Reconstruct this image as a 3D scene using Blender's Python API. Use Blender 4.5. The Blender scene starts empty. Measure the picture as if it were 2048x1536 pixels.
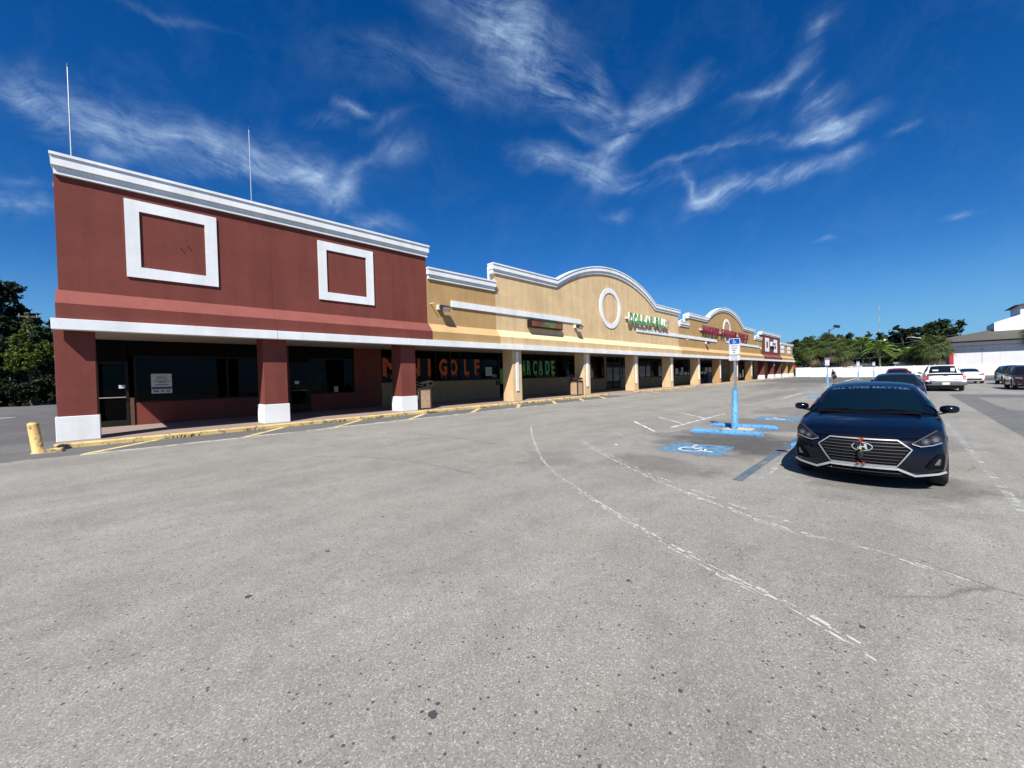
import bpy, bmesh, math, random
from mathutils import Vector, Matrix
random.seed(11)
scene = bpy.context.scene
COL = scene.collection
PI = math.pi

# ---------------------------------------------------------------- camera
cam_data = bpy.data.cameras.new('camera')
cam_data.sensor_width = 36.0
cam_data.lens = 787.3 / 2048 * 36.0
cam_data.clip_start = 0.05
cam_data.clip_end = 6000
cam = bpy.data.objects.new('camera', cam_data)
COL.objects.link(cam)
RC = Matrix(((0.702096, 0.031084, -0.711403), (-0.711571, -0.007236, -0.702577), (-0.026986, 0.999491, 0.017038)))
cam.matrix_world = Matrix.Translation((0, 0, 1.8)) @ RC.to_4x4()
scene.camera = cam

# ---------------------------------------------------------------- sun
LIGHT = Vector((0.72, 0.465, -1.0)).normalized()      # direction the sunlight travels
sun_data = bpy.data.lights.new('sun', 'SUN')
sun_data.energy = 5.0
sun_data.angle = math.radians(0.53)
sun_data.color = (1.0, 0.955, 0.89)
sun = bpy.data.objects.new('sun', sun_data)
sun.rotation_euler = LIGHT.to_track_quat('-Z', 'Y').to_euler()
sun.location = (0, 0, 60)
COL.objects.link(sun)
SUN_EL = math.asin(-LIGHT.z)
SUN_ROT = math.atan2(-LIGHT.x, -LIGHT.y)

# ---------------------------------------------------------------- world
world = bpy.data.worlds.new('World')
scene.world = world
world.use_nodes = True
NT = world.node_tree
for n in list(NT.nodes):
    NT.nodes.remove(n)


def wn(t, **kw):
    n = NT.nodes.new(t)
    for k, v in kw.items():
        setattr(n, k, v)
    return n


def wmath(op, a, b=None, c=None, clamp=False):
    n = NT.nodes.new('ShaderNodeMath')
    n.operation = op
    n.use_clamp = clamp
    for i, v in enumerate((a, b, c)):
        if v is None:
            continue
        if isinstance(v, (int, float)):
            n.inputs[i].default_value = v
        else:
            NT.links.new(v, n.inputs[i])
    return n.outputs[0]


sky = wn('ShaderNodeTexSky')
sky.sky_type = 'NISHITA'
sky.sun_disc = False
sky.sun_elevation = SUN_EL
sky.sun_rotation = SUN_ROT
sky.altitude = 0
sky.air_density = 1.0
sky.dust_density = 0.25
sky.ozone_density = 2.6
hsv = wn('ShaderNodeHueSaturation')
hsv.inputs['Saturation'].default_value = 1.42
hsv.inputs['Value'].default_value = 1.0
NT.links.new(sky.outputs[0], hsv.inputs['Color'])
tint = wn('ShaderNodeMixRGB', blend_type='MULTIPLY')
tint.inputs[0].default_value = 1.0
tint.inputs[2].default_value = (0.47, 0.70, 0.95, 1)
NT.links.new(hsv.outputs[0], tint.inputs[1])

# thin cirrus, laid out on the sky around one fixed compass bearing
tc = wn('ShaderNodeTexCoord')
el, hd = math.radians(25), math.radians(45)
vc = Vector((math.cos(el) * math.cos(hd), math.cos(el) * math.sin(hd), math.sin(el)))
va = Vector((math.sin(hd), -math.cos(hd), 0))
vb = va.cross(vc)


def wdot(v):
    n = wn('ShaderNodeVectorMath', operation='DOT_PRODUCT')
    NT.links.new(tc.outputs['Generated'], n.inputs[0])
    n.inputs[1].default_value = v
    return n.outputs['Value']


dc = wmath('MAXIMUM', wdot(vc), 0.05)
comb = wn('ShaderNodeCombineXYZ')
NT.links.new(wmath('DIVIDE', wdot(va), dc), comb.inputs[0])
NT.links.new(wmath('DIVIDE', wdot(vb), dc), comb.inputs[1])
PQ = comb.outputs[0]


def wnoise(vec, scale, detail, rough, dist=0.0, lac=2.0):
    n = wn('ShaderNodeTexNoise')
    n.inputs['Scale'].default_value = scale
    n.inputs['Detail'].default_value = detail
    n.inputs['Roughness'].default_value = rough
    n.inputs['Distortion'].default_value = dist
    n.inputs['Lacunarity'].default_value = lac
    NT.links.new(vec, n.inputs['Vector'])
    return n


def wwarp(vec, scale, amount, detail=3):
    n = wnoise(vec, scale, detail, 0.55)
    s = wn('ShaderNodeVectorMath', operation='SUBTRACT')
    NT.links.new(n.outputs['Color'], s.inputs[0])
    s.inputs[1].default_value = (0.5, 0.5, 0.5)
    m = wn('ShaderNodeVectorMath', operation='MULTIPLY')
    NT.links.new(s.outputs[0], m.inputs[0])
    m.inputs[1].default_value = (amount, amount, 0)
    a = wn('ShaderNodeVectorMath', operation='ADD')
    NT.links.new(vec, a.inputs[0])
    NT.links.new(m.outputs[0], a.inputs[1])
    return a.outputs[0]


PQW = wwarp(wwarp(PQ, 3.2, 0.13), 12.0, 0.055, 4)
BLOBS = [(-0.965, 0.2, 0.142, 0.075, -0.32, 0.5), (-0.842, 0.159, 0.17, 0.086, -0.36, 0.5), (-0.71, 0.125, 0.206, 0.07, -0.3, 0.55), (-0.577, 0.076, 0.15, 0.073, -0.36, 0.45), (-0.464, 0.05, 0.146, 0.087, -0.22, 0.6), (-0.403, 0.048, 0.055, 0.073, 0.84, 0.5), (-0.597, 0.048, 0.204, 0.027, -0.08, 0.3), (-1.099, -0.002, 0.117, 0.037, -0.16, 0.6), (-0.321, -0.049, 0.128, 0.03, -0.22, 0.4), (-0.32, 0.047, 0.165, 0.026, 0.59, 0.38), (-0.209, 0.088, 0.062, 0.034, 0.13, 0.45), (-0.374, 0.003, 0.074, 0.029, 0.42, 0.35), (-0.295, 0.177, 0.056, 0.014, -0.26, 0.55), (-0.367, 0.159, 0.06, 0.028, 0.12, 0.35), (-0.227, 0.147, 0.08, 0.018, 0.15, 0.3), (-0.019, 0.302, 0.179, 0.084, -0.36, 0.5), (0.059, 0.263, 0.158, 0.089, -0.52, 0.6), (0.11, 0.205, 0.156, 0.052, -0.37, 0.6), (0.194, 0.183, 0.058, 0.037, -0.59, 0.55), (-0.074, 0.209, 0.257, 0.058, -0.23, 0.25), (-0.183, 0.235, 0.213, 0.05, -0.16, 0.15), (0.114, 0.057, 0.134, 0.038, -0.23, 0.65), (0.199, 0.036, 0.086, 0.045, -0.17, 0.75), (0.249, 0.106, 0.141, 0.039, 0.83, 0.8), (0.354, 0.167, 0.131, 0.029, 0.35, 0.55), (0.221, 0.139, 0.044, 0.026, 1.02, 0.4), (0.167, 0.117, 0.082, 0.019, -0.46, 0.3), (0.579, 0.193, 0.09, 0.029, 0.79, 0.55), (0.549, 0.168, 0.093, 0.017, 0.19, 0.5), (0.633, 0.188, 0.044, 0.02, 1.18, 0.35), (0.667, 0.161, 0.069, 0.036, 0.6, 0.65), (0.726, 0.129, 0.111, 0.038, 0.34, 0.65), (0.671, 0.098, 0.099, 0.025, 0.27, 0.6), (0.629, 0.014, 0.211, 0.031, 0.38, 0.85), (0.494, -0.027, 0.076, 0.04, 0.18, 0.8), (0.436, 0.004, 0.083, 0.018, -0.81, 0.45), (0.755, 0.078, 0.071, 0.017, 0.41, 0.35), (0.521, 0.082, 0.158, 0.013, 0.13, 0.35), (0.393, 0.058, 0.194, 0.016, 0.27, 0.3), (0.365, 0.022, 0.266, 0.04, 0.22, 0.15), (0.632, 0.288, 0.07, 0.048, 1.03, 0.3), (1.095, -0.059, 0.064, 0.015, 0.08, 0.5), (0.774, -0.116, 0.036, 0.012, 0.06, 0.4), (0.874, 0.126, 0.041, 0.011, 0.31, 0.3), (0.288, 0.001, 0.071, 0.019, 0.06, 0.3), (0.271, -0.059, 0.036, 0.017, 0.23, 0.3), (-0.67, 0.32, 0.181, 0.012, -0.16, 0.25), (-1.085, 0.043, 0.078, 0.016, -0.1, 0.25)]
# the same kind of cirrus goes on above and beside this part of the sky
rs = random.Random(5)
for k in range(16):
    a_ = rs.uniform(0, 2 * PI)
    r_ = rs.uniform(1.5, 3.6)
    q_ = abs(math.sin(a_)) * r_ * 0.8 + 0.55
    BLOBS.append((math.cos(a_) * r_, q_, rs.uniform(.15, .5), rs.uniform(.04, .14), rs.uniform(-.6, .6), rs.uniform(.3, .6)))
acc_l = acc_r = None
for (bx_, by_, ba_, bb_, th_, st_) in BLOBS:
    mp = wn('ShaderNodeMapping', vector_type='TEXTURE')
    mp.inputs['Location'].default_value = (bx_, by_, 0)
    mp.inputs['Rotation'].default_value = (0, 0, th_)
    mp.inputs['Scale'].default_value = (ba_ * 1.25, bb_ * 1.2, 1)
    NT.links.new(PQW, mp.inputs['Vector'])
    g = wn('ShaderNodeTexGradient', gradient_type='QUADRATIC_SPHERE')
    NT.links.new(mp.outputs[0], g.inputs['Vector'])
    if th_ < 0.05:
        acc_l = wmath('MULTIPLY_ADD', g.outputs['Fac'], st_, acc_l if acc_l is not None else 0.0)
    else:
        acc_r = wmath('MULTIPLY_ADD', g.outputs['Fac'], st_, acc_r if acc_r is not None else 0.0)


def fibres(rot, seed):
    """combed ice filaments lying along one direction"""
    m_ = wn('ShaderNodeMapping')
    m_.inputs['Rotation'].default_value = (0, 0, -rot)
    NT.links.new(wwarp(PQ, 2.4, 0.22, 3), m_.inputs['Vector'])
    m2_ = wn('ShaderNodeMapping')
    m2_.inputs['Scale'].default_value = (4.5, 22.0, 1)
    m2_.inputs['Location'].default_value = (seed, seed * 1.7, 0)
    NT.links.new(m_.outputs[0], m2_.inputs['Vector'])
    n_ = wnoise(m2_.outputs[0], 1.0, 8, 0.72, 0.25)
    return n_.outputs['Fac']


soft = wnoise(wwarp(PQ, 2.0, 0.25), 7.0, 7, 0.68, 0.3)


def wisps(acc, fib):
    f_ = wmath('SUBTRACT', wmath('ADD', wmath('MULTIPLY', fib, 2.2), wmath('MULTIPLY', soft.outputs['Fac'], 1.5)), 1.35, clamp=False)
    return wmath('MULTIPLY', wmath('POWER', acc, 0.75), wmath('MAXIMUM', f_, 0.04), clamp=True)


fl_, fr_ = fibres(-0.30, 1.3), fibres(0.45, 5.1)
amt = wmath('ADD', wisps(acc_l, fl_), wisps(acc_r, fr_), clamp=True)
veil = wmath('MULTIPLY', wmath('SUBTRACT', soft.outputs['Fac'], 0.48, clamp=True), 0.16)
amt = wmath('MULTIPLY', wmath('POWER', amt, 1.35), 1.55, clamp=True)
amt = wmath('MULTIPLY', wmath('ADD', amt, veil, clamp=True), 0.92, clamp=True)
sepd = wn('ShaderNodeSeparateXYZ')
NT.links.new(tc.outputs['Generated'], sepd.inputs[0])
hor = wmath('MULTIPLY', sepd.outputs[2], 9.0, clamp=True)
amt = wmath('MULTIPLY', amt, hor)
mixc = wn('ShaderNodeMixRGB')
mixc.inputs[2].default_value = (4.0, 5.5, 7.6, 1)
NT.links.new(amt, mixc.inputs[0])
low = wmath('SUBTRACT', 1.0, wmath('MULTIPLY', wmath('ABSOLUTE', sepd.outputs[2]), 4.2), clamp=True)
air = wn('ShaderNodeMixRGB')
air.inputs[2].default_value = (1.30, 3.75, 6.9, 1)
NT.links.new(wmath('MULTIPLY', wmath('POWER', low, 1.5), 0.9), air.inputs[0])
NT.links.new(tint.outputs[0], air.inputs[1])
NT.links.new(air.outputs[0], mixc.inputs[1])
bg = wn('ShaderNodeBackground')
bg.inputs['Strength'].default_value = 0.071
NT.links.new(mixc.outputs[0], bg.inputs['Color'])
wo = wn('ShaderNodeOutputWorld')
NT.links.new(bg.outputs[0], wo.inputs[0])

# ---------------------------------------------------------------- exposure
scene.view_settings.view_transform = 'Standard'
scene.view_settings.look = 'None'
scene.view_settings.exposure = 0.66
scene.view_settings.gamma = 1.0
scene.view_settings.use_curve_mapping = False
scene.cycles.max_bounces = 6
scene.cycles.transparent_max_bounces = 12
scene.cycles.caustics_reflective = False
scene.cycles.caustics_refractive = False
scene.cycles.sample_clamp_indirect = 6.0

# ================================================================ materials
MATS = {}


def nodes_of(name):
    m = bpy.data.materials.new(name)
    m.use_nodes = True
    nt = m.node_tree
    b = nt.nodes['Principled BSDF']
    return m, nt, b


def N(nt, t, **kw):
    n = nt.nodes.new(t)
    for k, v in kw.items():
        setattr(n, k, v)
    return n


def setin(nt, sock, v):
    if isinstance(v, bpy.types.NodeSocket):
        nt.links.new(v, sock)
    else:
        sock.default_value = v


def fmath(nt, op, a, b=None, c=None, clamp=False):
    n = nt.nodes.new('ShaderNodeMath')
    n.operation = op
    n.use_clamp = clamp
    for i, v in enumerate((a, b, c)):
        if v is not None:
            setin(nt, n.inputs[i], v)
    return n.outputs[0]


def fnoise(nt, vec, scale, detail=4, rough=0.55, dist=0.0):
    n = nt.nodes.new('ShaderNodeTexNoise')
    n.inputs['Scale'].default_value = scale
    n.inputs['Detail'].default_value = detail
    n.inputs['Roughness'].default_value = rough
    n.inputs['Distortion'].default_value = dist
    nt.links.new(vec, n.inputs['Vector'])
    return n.outputs['Fac']


def fmap(nt, vec, scale=(1, 1, 1), rot=(0, 0, 0), loc=(0, 0, 0)):
    n = nt.nodes.new('ShaderNodeMapping')
    n.inputs['Scale'].default_value = scale
    n.inputs['Rotation'].default_value = rot
    n.inputs['Location'].default_value = loc
    nt.links.new(vec, n.inputs['Vector'])
    return n.outputs[0]


def fmix(nt, fac, a, b, mode='MIX'):
    n = nt.nodes.new('ShaderNodeMixRGB')
    n.blend_type = mode
    setin(nt, n.inputs[0], fac)
    for s, v in ((n.inputs[1], a), (n.inputs[2], b)):
        if isinstance(v, tuple):
            v = (*v, 1) if len(v) == 3 else v
        setin(nt, s, v)
    return n.outputs[0]


def framp(nt, fac, stops):
    n = nt.nodes.new('ShaderNodeValToRGB')
    nt.links.new(fac, n.inputs[0])
    el_ = n.color_ramp.elements
    while len(el_) < len(stops):
        el_.new(0.5)
    for e, (p, c) in zip(el_, stops):
        e.position = p
        e.color = (c, c, c, 1) if not isinstance(c, tuple) else (*c, 1)
    return n.outputs[0]


def bump(nt, b, h, strength, dist=0.02):
    n = nt.nodes.new('ShaderNodeBump')
    n.inputs['Strength'].default_value = strength
    n.inputs['Distance'].default_value = dist
    nt.links.new(h, n.inputs['Height'])
    nt.links.new(n.outputs[0], b.inputs['Normal'])


def wpos(nt):
    g = nt.nodes.new('ShaderNodeNewGeometry')
    return g.outputs['Position']


def plain(name, col, rough=0.6, metal=0.0, var=0.12, vscale=4.0, spec=0.5, coat=0.0):
    """one paint or metal with slight uneven tone"""
    if name in MATS:
        return MATS[name]
    m, nt, b = nodes_of(name)
    p = nt.nodes.new('ShaderNodeTexCoord').outputs['Object']
    n = fnoise(nt, p, vscale, 5, 0.6)
    f = framp(nt, n, [(0.25, 1 - var), (0.75, 1 + var)])
    nt.links.new(fmix(nt, 1.0, col, f, 'MULTIPLY'), b.inputs['Base Color'])
    b.inputs['Roughness'].default_value = rough
    b.inputs['Metallic'].default_value = metal
    b.inputs['Specular IOR Level'].default_value = spec
    b.inputs['Coat Weight'].default_value = coat
    b.inputs['Coat Roughness'].default_value = 0.03
    MATS[name] = m
    return m


def stucco(name, col, dirt=0.12, grain=0.22):
    m, nt, b = nodes_of(name)
    p = wpos(nt)
    big = fnoise(nt, p, 0.55, 6, 0.62)
    f1 = framp(nt, big, [(0.25, 1 - dirt), (0.75, 1 + dirt * 0.7)])
    run = fnoise(nt, fmap(nt, p, (2.2, 2.2, 0.22)), 1.0, 5, 0.6)
    f2 = framp(nt, run, [(0.28, 1 - dirt * 1.2), (0.6, 1.02)])
    patch = fnoise(nt, fmap(nt, p, (0.5, 0.5, 1.2)), 1.7, 8, 0.72, 0.6)
    f3 = framp(nt, patch, [(0.45, 1.0), (0.62, 1 + dirt * 0.5)])
    fine = fnoise(nt, p, 60, 3, 0.7)
    f4 = framp(nt, fine, [(0.3, 1 - 0.05), (0.7, 1.05)])
    c = fmix(nt, 1.0, col, f1, 'MULTIPLY')
    for f in (f2, f3, f4):
        c = fmix(nt, 1.0, c, f, 'MULTIPLY')
    nt.links.new(c, b.inputs['Base Color'])
    b.inputs['Roughness'].default_value = 0.88
    b.inputs['Specular IOR Level'].default_value = 0.25
    h = fnoise(nt, p, 28, 6, 0.7)
    bump(nt, b, h, grain, 0.02)
    MATS[name] = m
    return m


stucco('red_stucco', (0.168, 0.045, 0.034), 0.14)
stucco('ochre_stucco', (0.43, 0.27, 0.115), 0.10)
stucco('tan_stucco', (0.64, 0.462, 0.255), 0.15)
stucco('red_ledge', (0.225, 0.070, 0.057), 0.12)  # ledge paints: lighter copies of the wall colours, standing in for stronger sun
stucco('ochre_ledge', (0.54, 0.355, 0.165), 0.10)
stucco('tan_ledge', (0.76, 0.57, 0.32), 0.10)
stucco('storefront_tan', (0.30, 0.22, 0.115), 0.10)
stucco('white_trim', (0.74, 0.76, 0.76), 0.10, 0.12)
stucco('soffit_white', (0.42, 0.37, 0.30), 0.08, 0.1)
stucco('white_wall', (0.80, 0.80, 0.79), 0.07, 0.1)
stucco('grey_white_wall', (0.62, 0.62, 0.63), 0.06, 0.1)
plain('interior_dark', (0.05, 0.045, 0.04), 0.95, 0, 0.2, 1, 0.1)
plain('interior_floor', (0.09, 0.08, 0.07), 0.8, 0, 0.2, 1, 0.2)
plain('bronze_frame', (0.010, 0.008, 0.007), 0.6, 0, 0.1, 4, 0.25)
plain('header_dark', (0.006, 0.005, 0.005), 0.9, 0, 0.1, 4, 0.1)
plain('aluminium', (0.45, 0.45, 0.44), 0.4, 0.8)
plain('galvanised', (0.42, 0.44, 0.46), 0.42, 0.75, 0.15, 14)
plain('dark_metal', (0.035, 0.035, 0.04), 0.5, 0.4)
plain('black_plastic', (0.012, 0.012, 0.013), 0.45)
plain('grille_black', (0.006, 0.006, 0.007), 0.9, 0, 0.05, 4, 0.06)
plain('trim_chrome', (0.30, 0.31, 0.34), 0.5, 0.35, 0.03, 4, 0.3)
plain('rubber', (0.018, 0.018, 0.018), 0.85)
plain('chrome', (0.72, 0.74, 0.78), 0.24, 0.55, 0.03)
plain('dark_chrome', (0.06, 0.06, 0.065), 0.5, 0.2, 0.03, 4, 0.3)
plain('alloy', (0.38, 0.39, 0.41), 0.3, 0.9)
plain('wood_brown', (0.10, 0.052, 0.03), 0.75, 0, 0.3, 9)
plain('lid_brown', (0.035, 0.018, 0.014), 0.6, 0, 0.25, 9)
plain('paper_white', (0.62, 0.62, 0.58), 0.8, 0, 0.05)
plain('paper_dull', (0.30, 0.30, 0.27), 0.8, 0, 0.15, 6)
plain('ink_dark', (0.05, 0.05, 0.055), 0.8)
plain('ink_blue', (0.06, 0.08, 0.15), 0.8)
plain('orange_paint', (0.56, 0.095, 0.006), 0.7, 0, 0.15, 5)
plain('green_paint', (0.16, 0.52, 0.07), 0.7, 0, 0.15, 5)
plain('poster_green', (0.10, 0.38, 0.06), 0.7)
plain('sign_green', (0.035, 0.30, 0.085), 0.4, 0, 0.10, 3)
plain('sign_ivory', (0.72, 0.68, 0.60), 0.6)
plain('sign_red', (0.30, 0.018, 0.03), 0.45, 0, 0.15, 2)
plain('sign_side_red', (0.10, 0.006, 0.012), 0.6)
plain('sign_faded', (0.44, 0.33, 0.27), 0.8)
plain('signal_blue', (0.008, 0.085, 0.42), 0.4, 0, 0.06)
plain('sign_white', (0.74, 0.75, 0.76), 0.45, 0, 0.05)
plain('sign_back', (0.35, 0.36, 0.37), 0.5, 0.5)
plain('lamp_glass', (0.55, 0.57, 0.60), 0.15)
plain('skin', (0.20, 0.105, 0.07), 0.6, 0, 0.05)
plain('cloth_black', (0.015, 0.014, 0.016), 0.9)
plain('cloth_white', (0.75, 0.75, 0.74), 0.9, 0, 0.05)
plain('cloth_khaki', (0.16, 0.13, 0.09), 0.9)
plain('hair_dark', (0.012, 0.009, 0.007), 0.7)
plain('vinyl_white', (0.80, 0.81, 0.82), 0.45, 0, 0.05, 1.5)
plain('roof_shingle', (0.075, 0.072, 0.058), 0.9, 0, 0.25, 3)
plain('roof_fascia', (0.07, 0.075, 0.085), 0.6)
plain('red_panel', (0.42, 0.025, 0.025), 0.6)
plain('roof_membrane', (0.35, 0.34, 0.32), 0.9)
plain('pole_wood', (0.14, 0.11, 0.085), 0.9, 0, 0.25, 5)
plain('bark', (0.10, 0.075, 0.05), 0.95, 0, 0.3, 5)
plain('palm_bark', (0.20, 0.165, 0.125), 0.95, 0, 0.3, 6)
plain('plate_white', (0.70, 0.72, 0.70), 0.5, 0, 0.05)
plain('tail_red', (0.30, 0.01, 0.012), 0.25, 0, 0.1)
plain('blue_equipment', (0.08, 0.12, 0.16), 0.4)
plain('strip_text', (0.055, 0.09, 0.17), 0.5, 0, 0.05)
plain('ornament_red', (0.22, 0.022, 0.012), 0.4)
plain('ornament_yellow', (0.50, 0.42, 0.14), 0.6)
plain('concrete_pad', (0.44, 0.36, 0.25), 0.9, 0, 0.2, 6)


def car_paint(name, col, metal=0.0, rough=0.35, dusty=0.025, coat=0.8):
    m, nt, b = nodes_of(name)
    p = nt.nodes.new('ShaderNodeTexCoord').outputs['Object']
    d = fnoise(nt, p, 3.0, 5, 0.65)
    dust = framp(nt, d, [(0.35, 0.0), (0.8, dusty)])
    nt.links.new(fmix(nt, dust, col, (0.28, 0.26, 0.23)), b.inputs['Base Color'])
    b.inputs['Roughness'].default_value = rough
    b.inputs['Metallic'].default_value = metal
    b.inputs['Specular IOR Level'].default_value = 0.12
    b.inputs['Coat Weight'].default_value = coat
    b.inputs['Coat Roughness'].default_value = 0.04
    MATS[name] = m


car_paint('paint_navy', (0.0012, 0.0028, 0.008), 0, .35, .003, .55)
car_paint('paint_dark_blue', (0.012, 0.014, 0.035))
car_paint('paint_red', (0.28, 0.015, 0.012))
car_paint('paint_white', (0.72, 0.73, 0.73))
car_paint('paint_charcoal', (0.016, 0.018, 0.020))
car_paint('paint_maroon', (0.022, 0.007, 0.010))
car_paint('paint_grey', (0.035, 0.037, 0.04))
plain('car_glass', (0.006, 0.010, 0.012), 0.04, 0, 0.02, 3, 0.4)
plain('car_glass_front', (0.002, 0.008, 0.015), 0.04, 0, 0.02, 3, 0.28)
plain('bumper_grey', (0.10, 0.10, 0.105), 0.55)
plain('lens_clear', (0.17, 0.185, 0.21), 0.10, 0.5, 0.3, 25)
plain('lens_dark', (0.012, 0.013, 0.016), 0.06, 0.0, 0.1, 4, 0.35)


def glass_mat(name, tint, ior, rough=0.02):
    m = bpy.data.materials.new(name)
    m.use_nodes = True
    nt = m.node_tree
    nt.nodes.clear()
    o = N(nt, 'ShaderNodeOutputMaterial')
    t = N(nt, 'ShaderNodeBsdfTransparent')
    t.inputs[0].default_value = (*tint, 1)
    g = N(nt, 'ShaderNodeBsdfGlossy')
    g.inputs['Roughness'].default_value = rough
    g.inputs['Color'].default_value = (0.85, 0.9, 0.95, 1)
    p = wpos(nt)
    bn = N(nt, 'ShaderNodeBump')
    bn.inputs['Strength'].default_value = 0.05
    bn.inputs['Distance'].default_value = 0.05
    nt.links.new(fnoise(nt, p, 0.8, 2), bn.inputs['Height'])
    nt.links.new(bn.outputs[0], g.inputs['Normal'])
    f = N(nt, 'ShaderNodeFresnel')
    f.inputs['IOR'].default_value = ior
    mx = N(nt, 'ShaderNodeMixShader')
    nt.links.new(f.outputs[0], mx.inputs[0])
    nt.links.new(t.outputs[0], mx.inputs[1])
    nt.links.new(g.outputs[0], mx.inputs[2])
    nt.links.new(mx.outputs[0], o.inputs[0])
    MATS[name] = m


glass_mat('window_glass', (0.34, 0.34, 0.33), 1.19)


def worn(name, col, wear=0.45, scale=5.0, rough=0.8, thin=0.0):
    """road paint that has flaked: lets the asphalt show through"""
    m = bpy.data.materials.new(name)
    m.use_nodes = True
    nt = m.node_tree
    nt.nodes.clear()
    o = N(nt, 'ShaderNodeOutputMaterial')
    b = N(nt, 'ShaderNodeBsdfPrincipled')
    p = wpos(nt)
    v = fnoise(nt, p, 1.5, 5, 0.6)
    nt.links.new(fmix(nt, 1.0, col, framp(nt, v, [(0.3, 0.75), (0.7, 1.15)]), 'MULTIPLY'), b.inputs['Base Color'])
    b.inputs['Roughness'].default_value = rough
    t = N(nt, 'ShaderNodeBsdfTransparent')
    n1 = fnoise(nt, p, scale, 6, 0.7)
    n2 = fnoise(nt, p, 70, 2, 0.6)
    s = fmath(nt, 'ADD', fmath(nt, 'MULTIPLY', n1, 0.72), fmath(nt, 'MULTIPLY', n2, 0.28))
    a = framp(nt, s, [(max(0.0, wear - 0.05), 0.0), (wear + 0.05, 1.0 - thin)])
    mx = N(nt, 'ShaderNodeMixShader')
    nt.links.new(a, mx.inputs[0])
    nt.links.new(t.outputs[0], mx.inputs[1])
    nt.links.new(b.outputs[0], mx.inputs[2])
    nt.links.new(mx.outputs[0], o.inputs[0])
    MATS[name] = m


worn('paint_line_white', (0.62, 0.62, 0.60), 0.46, 4)
worn('paint_line_faint', (0.50, 0.50, 0.48), 0.52, 6, 0.8, 0.3)
worn('paint_line_yellow', (0.60, 0.47, 0.22), 0.42, 4)
worn('paint_line_blue', (0.085, 0.135, 0.19), 0.45, 4, 0.8, 0.2)
worn('paint_line_grey', (0.13, 0.15, 0.17), 0.40, 3, 0.8, 0.2)
worn('symbol_blue', (0.11, 0.25, 0.39), 0.455, 5, 0.8, 0.12)
worn('symbol_white', (0.60, 0.62, 0.62), 0.44, 5)
worn('skid_dark', (0.075, 0.072, 0.068), 0.48, 3, 0.9, 0.84)
worn('tyre_scuff', (0.70, 0.68, 0.64), 0.455, 14, 0.9, 0.42)


def chipped(name, col, under, wear=0.40, scale=7.0):
    m, nt, b = nodes_of(name)
    p = wpos(nt)
    n1 = fnoise(nt, p, scale, 7, 0.7)
    f = framp(nt, n1, [(wear - 0.02, 0.0), (wear + 0.02, 1.0)])
    v = fnoise(nt, p, 2.0, 5, 0.6)
    c = fmix(nt, 1.0, col, framp(nt, v, [(0.3, 0.68), (0.7, 1.12)]), 'MULTIPLY')
    nt.links.new(fmix(nt, f, under, c), b.inputs['Base Color'])
    b.inputs['Roughness'].default_value = 0.65
    MATS[name] = m


chipped('kerb_yellow', (0.64, 0.46, 0.18), (0.17, 0.14, 0.10), 0.43, 5)
chipped('bollard_yellow', (0.66, 0.45, 0.15), (0.10, 0.065, 0.045), 0.44, 6)
chipped('stop_blue', (0.075, 0.27, 0.50), (0.05, 0.065, 0.09), 0.425, 15)


def sidewalk_mat():
    m, nt, b = nodes_of('sidewalk_concrete')
    p = wpos(nt)
    a = fnoise(nt, p, 0.5, 6, 0.65)
    c = fmix(nt, a, (0.22, 0.155, 0.125), (0.30, 0.235, 0.20))
    sp = fnoise(nt, p, 45, 4, 0.7)
    c = fmix(nt, 1.0, c, framp(nt, sp, [(0.3, 0.88), (0.7, 1.08)]), 'MULTIPLY')
    nt.links.new(c, b.inputs['Base Color'])
    b.inputs['Roughness'].default_value = 0.85
    bump(nt, b, sp, 0.15, 0.01)
    MATS['sidewalk_concrete'] = m


sidewalk_mat()


def aggregate_mat():
    m, nt, b = nodes_of('pebble_panel')
    p = wpos(nt)
    v = N(nt, 'ShaderNodeTexVoronoi')
    v.inputs['Scale'].default_value = 55
    nt.links.new(p, v.inputs['Vector'])
    sep = N(nt, 'ShaderNodeSeparateColor')
    nt.links.new(v.outputs['Color'], sep.inputs[0])
    c = fmix(nt, sep.outputs[0], (0.25, 0.15, 0.08), (0.62, 0.45, 0.28))
    nt.links.new(c, b.inputs['Base Color'])
    b.inputs['Roughness'].default_value = 0.8
    bump(nt, b, v.outputs['Distance'], 0.5, 0.01)
    MATS['pebble_panel'] = m


aggregate_mat()


def leaf_mat(name, dark, light, trans=0.25):
    m = bpy.data.materials.new(name)
    m.use_nodes = True
    nt = m.node_tree
    b = nt.nodes['Principled BSDF']
    o = nt.nodes['Material Output']
    p = wpos(nt)
    a = fnoise(nt, p, 0.35, 3, 0.6)
    c1 = fnoise(nt, p, 3.5, 2, 0.6)
    s = fmath(nt, 'ADD', fmath(nt, 'MULTIPLY', a, 0.6), fmath(nt, 'MULTIPLY', c1, 0.4))
    f = framp(nt, s, [(0.35, 0.0), (0.65, 1.0)])
    col = fmix(nt, f, dark, light)
    nt.links.new(col, b.inputs['Base Color'])
    b.inputs['Roughness'].default_value = 0.6
    b.inputs['Specular IOR Level'].default_value = 0.25
    t = N(nt, 'ShaderNodeBsdfTranslucent')
    nt.links.new(col, t.inputs[0])
    mx = N(nt, 'ShaderNodeMixShader')
    mx.inputs[0].default_value = trans
    nt.links.new(b.outputs[0], mx.inputs[1])
    nt.links.new(t.outputs[0], mx.inputs[2])
    nt.links.new(mx.outputs[0], o.inputs[0])
    MATS[name] = m


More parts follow.
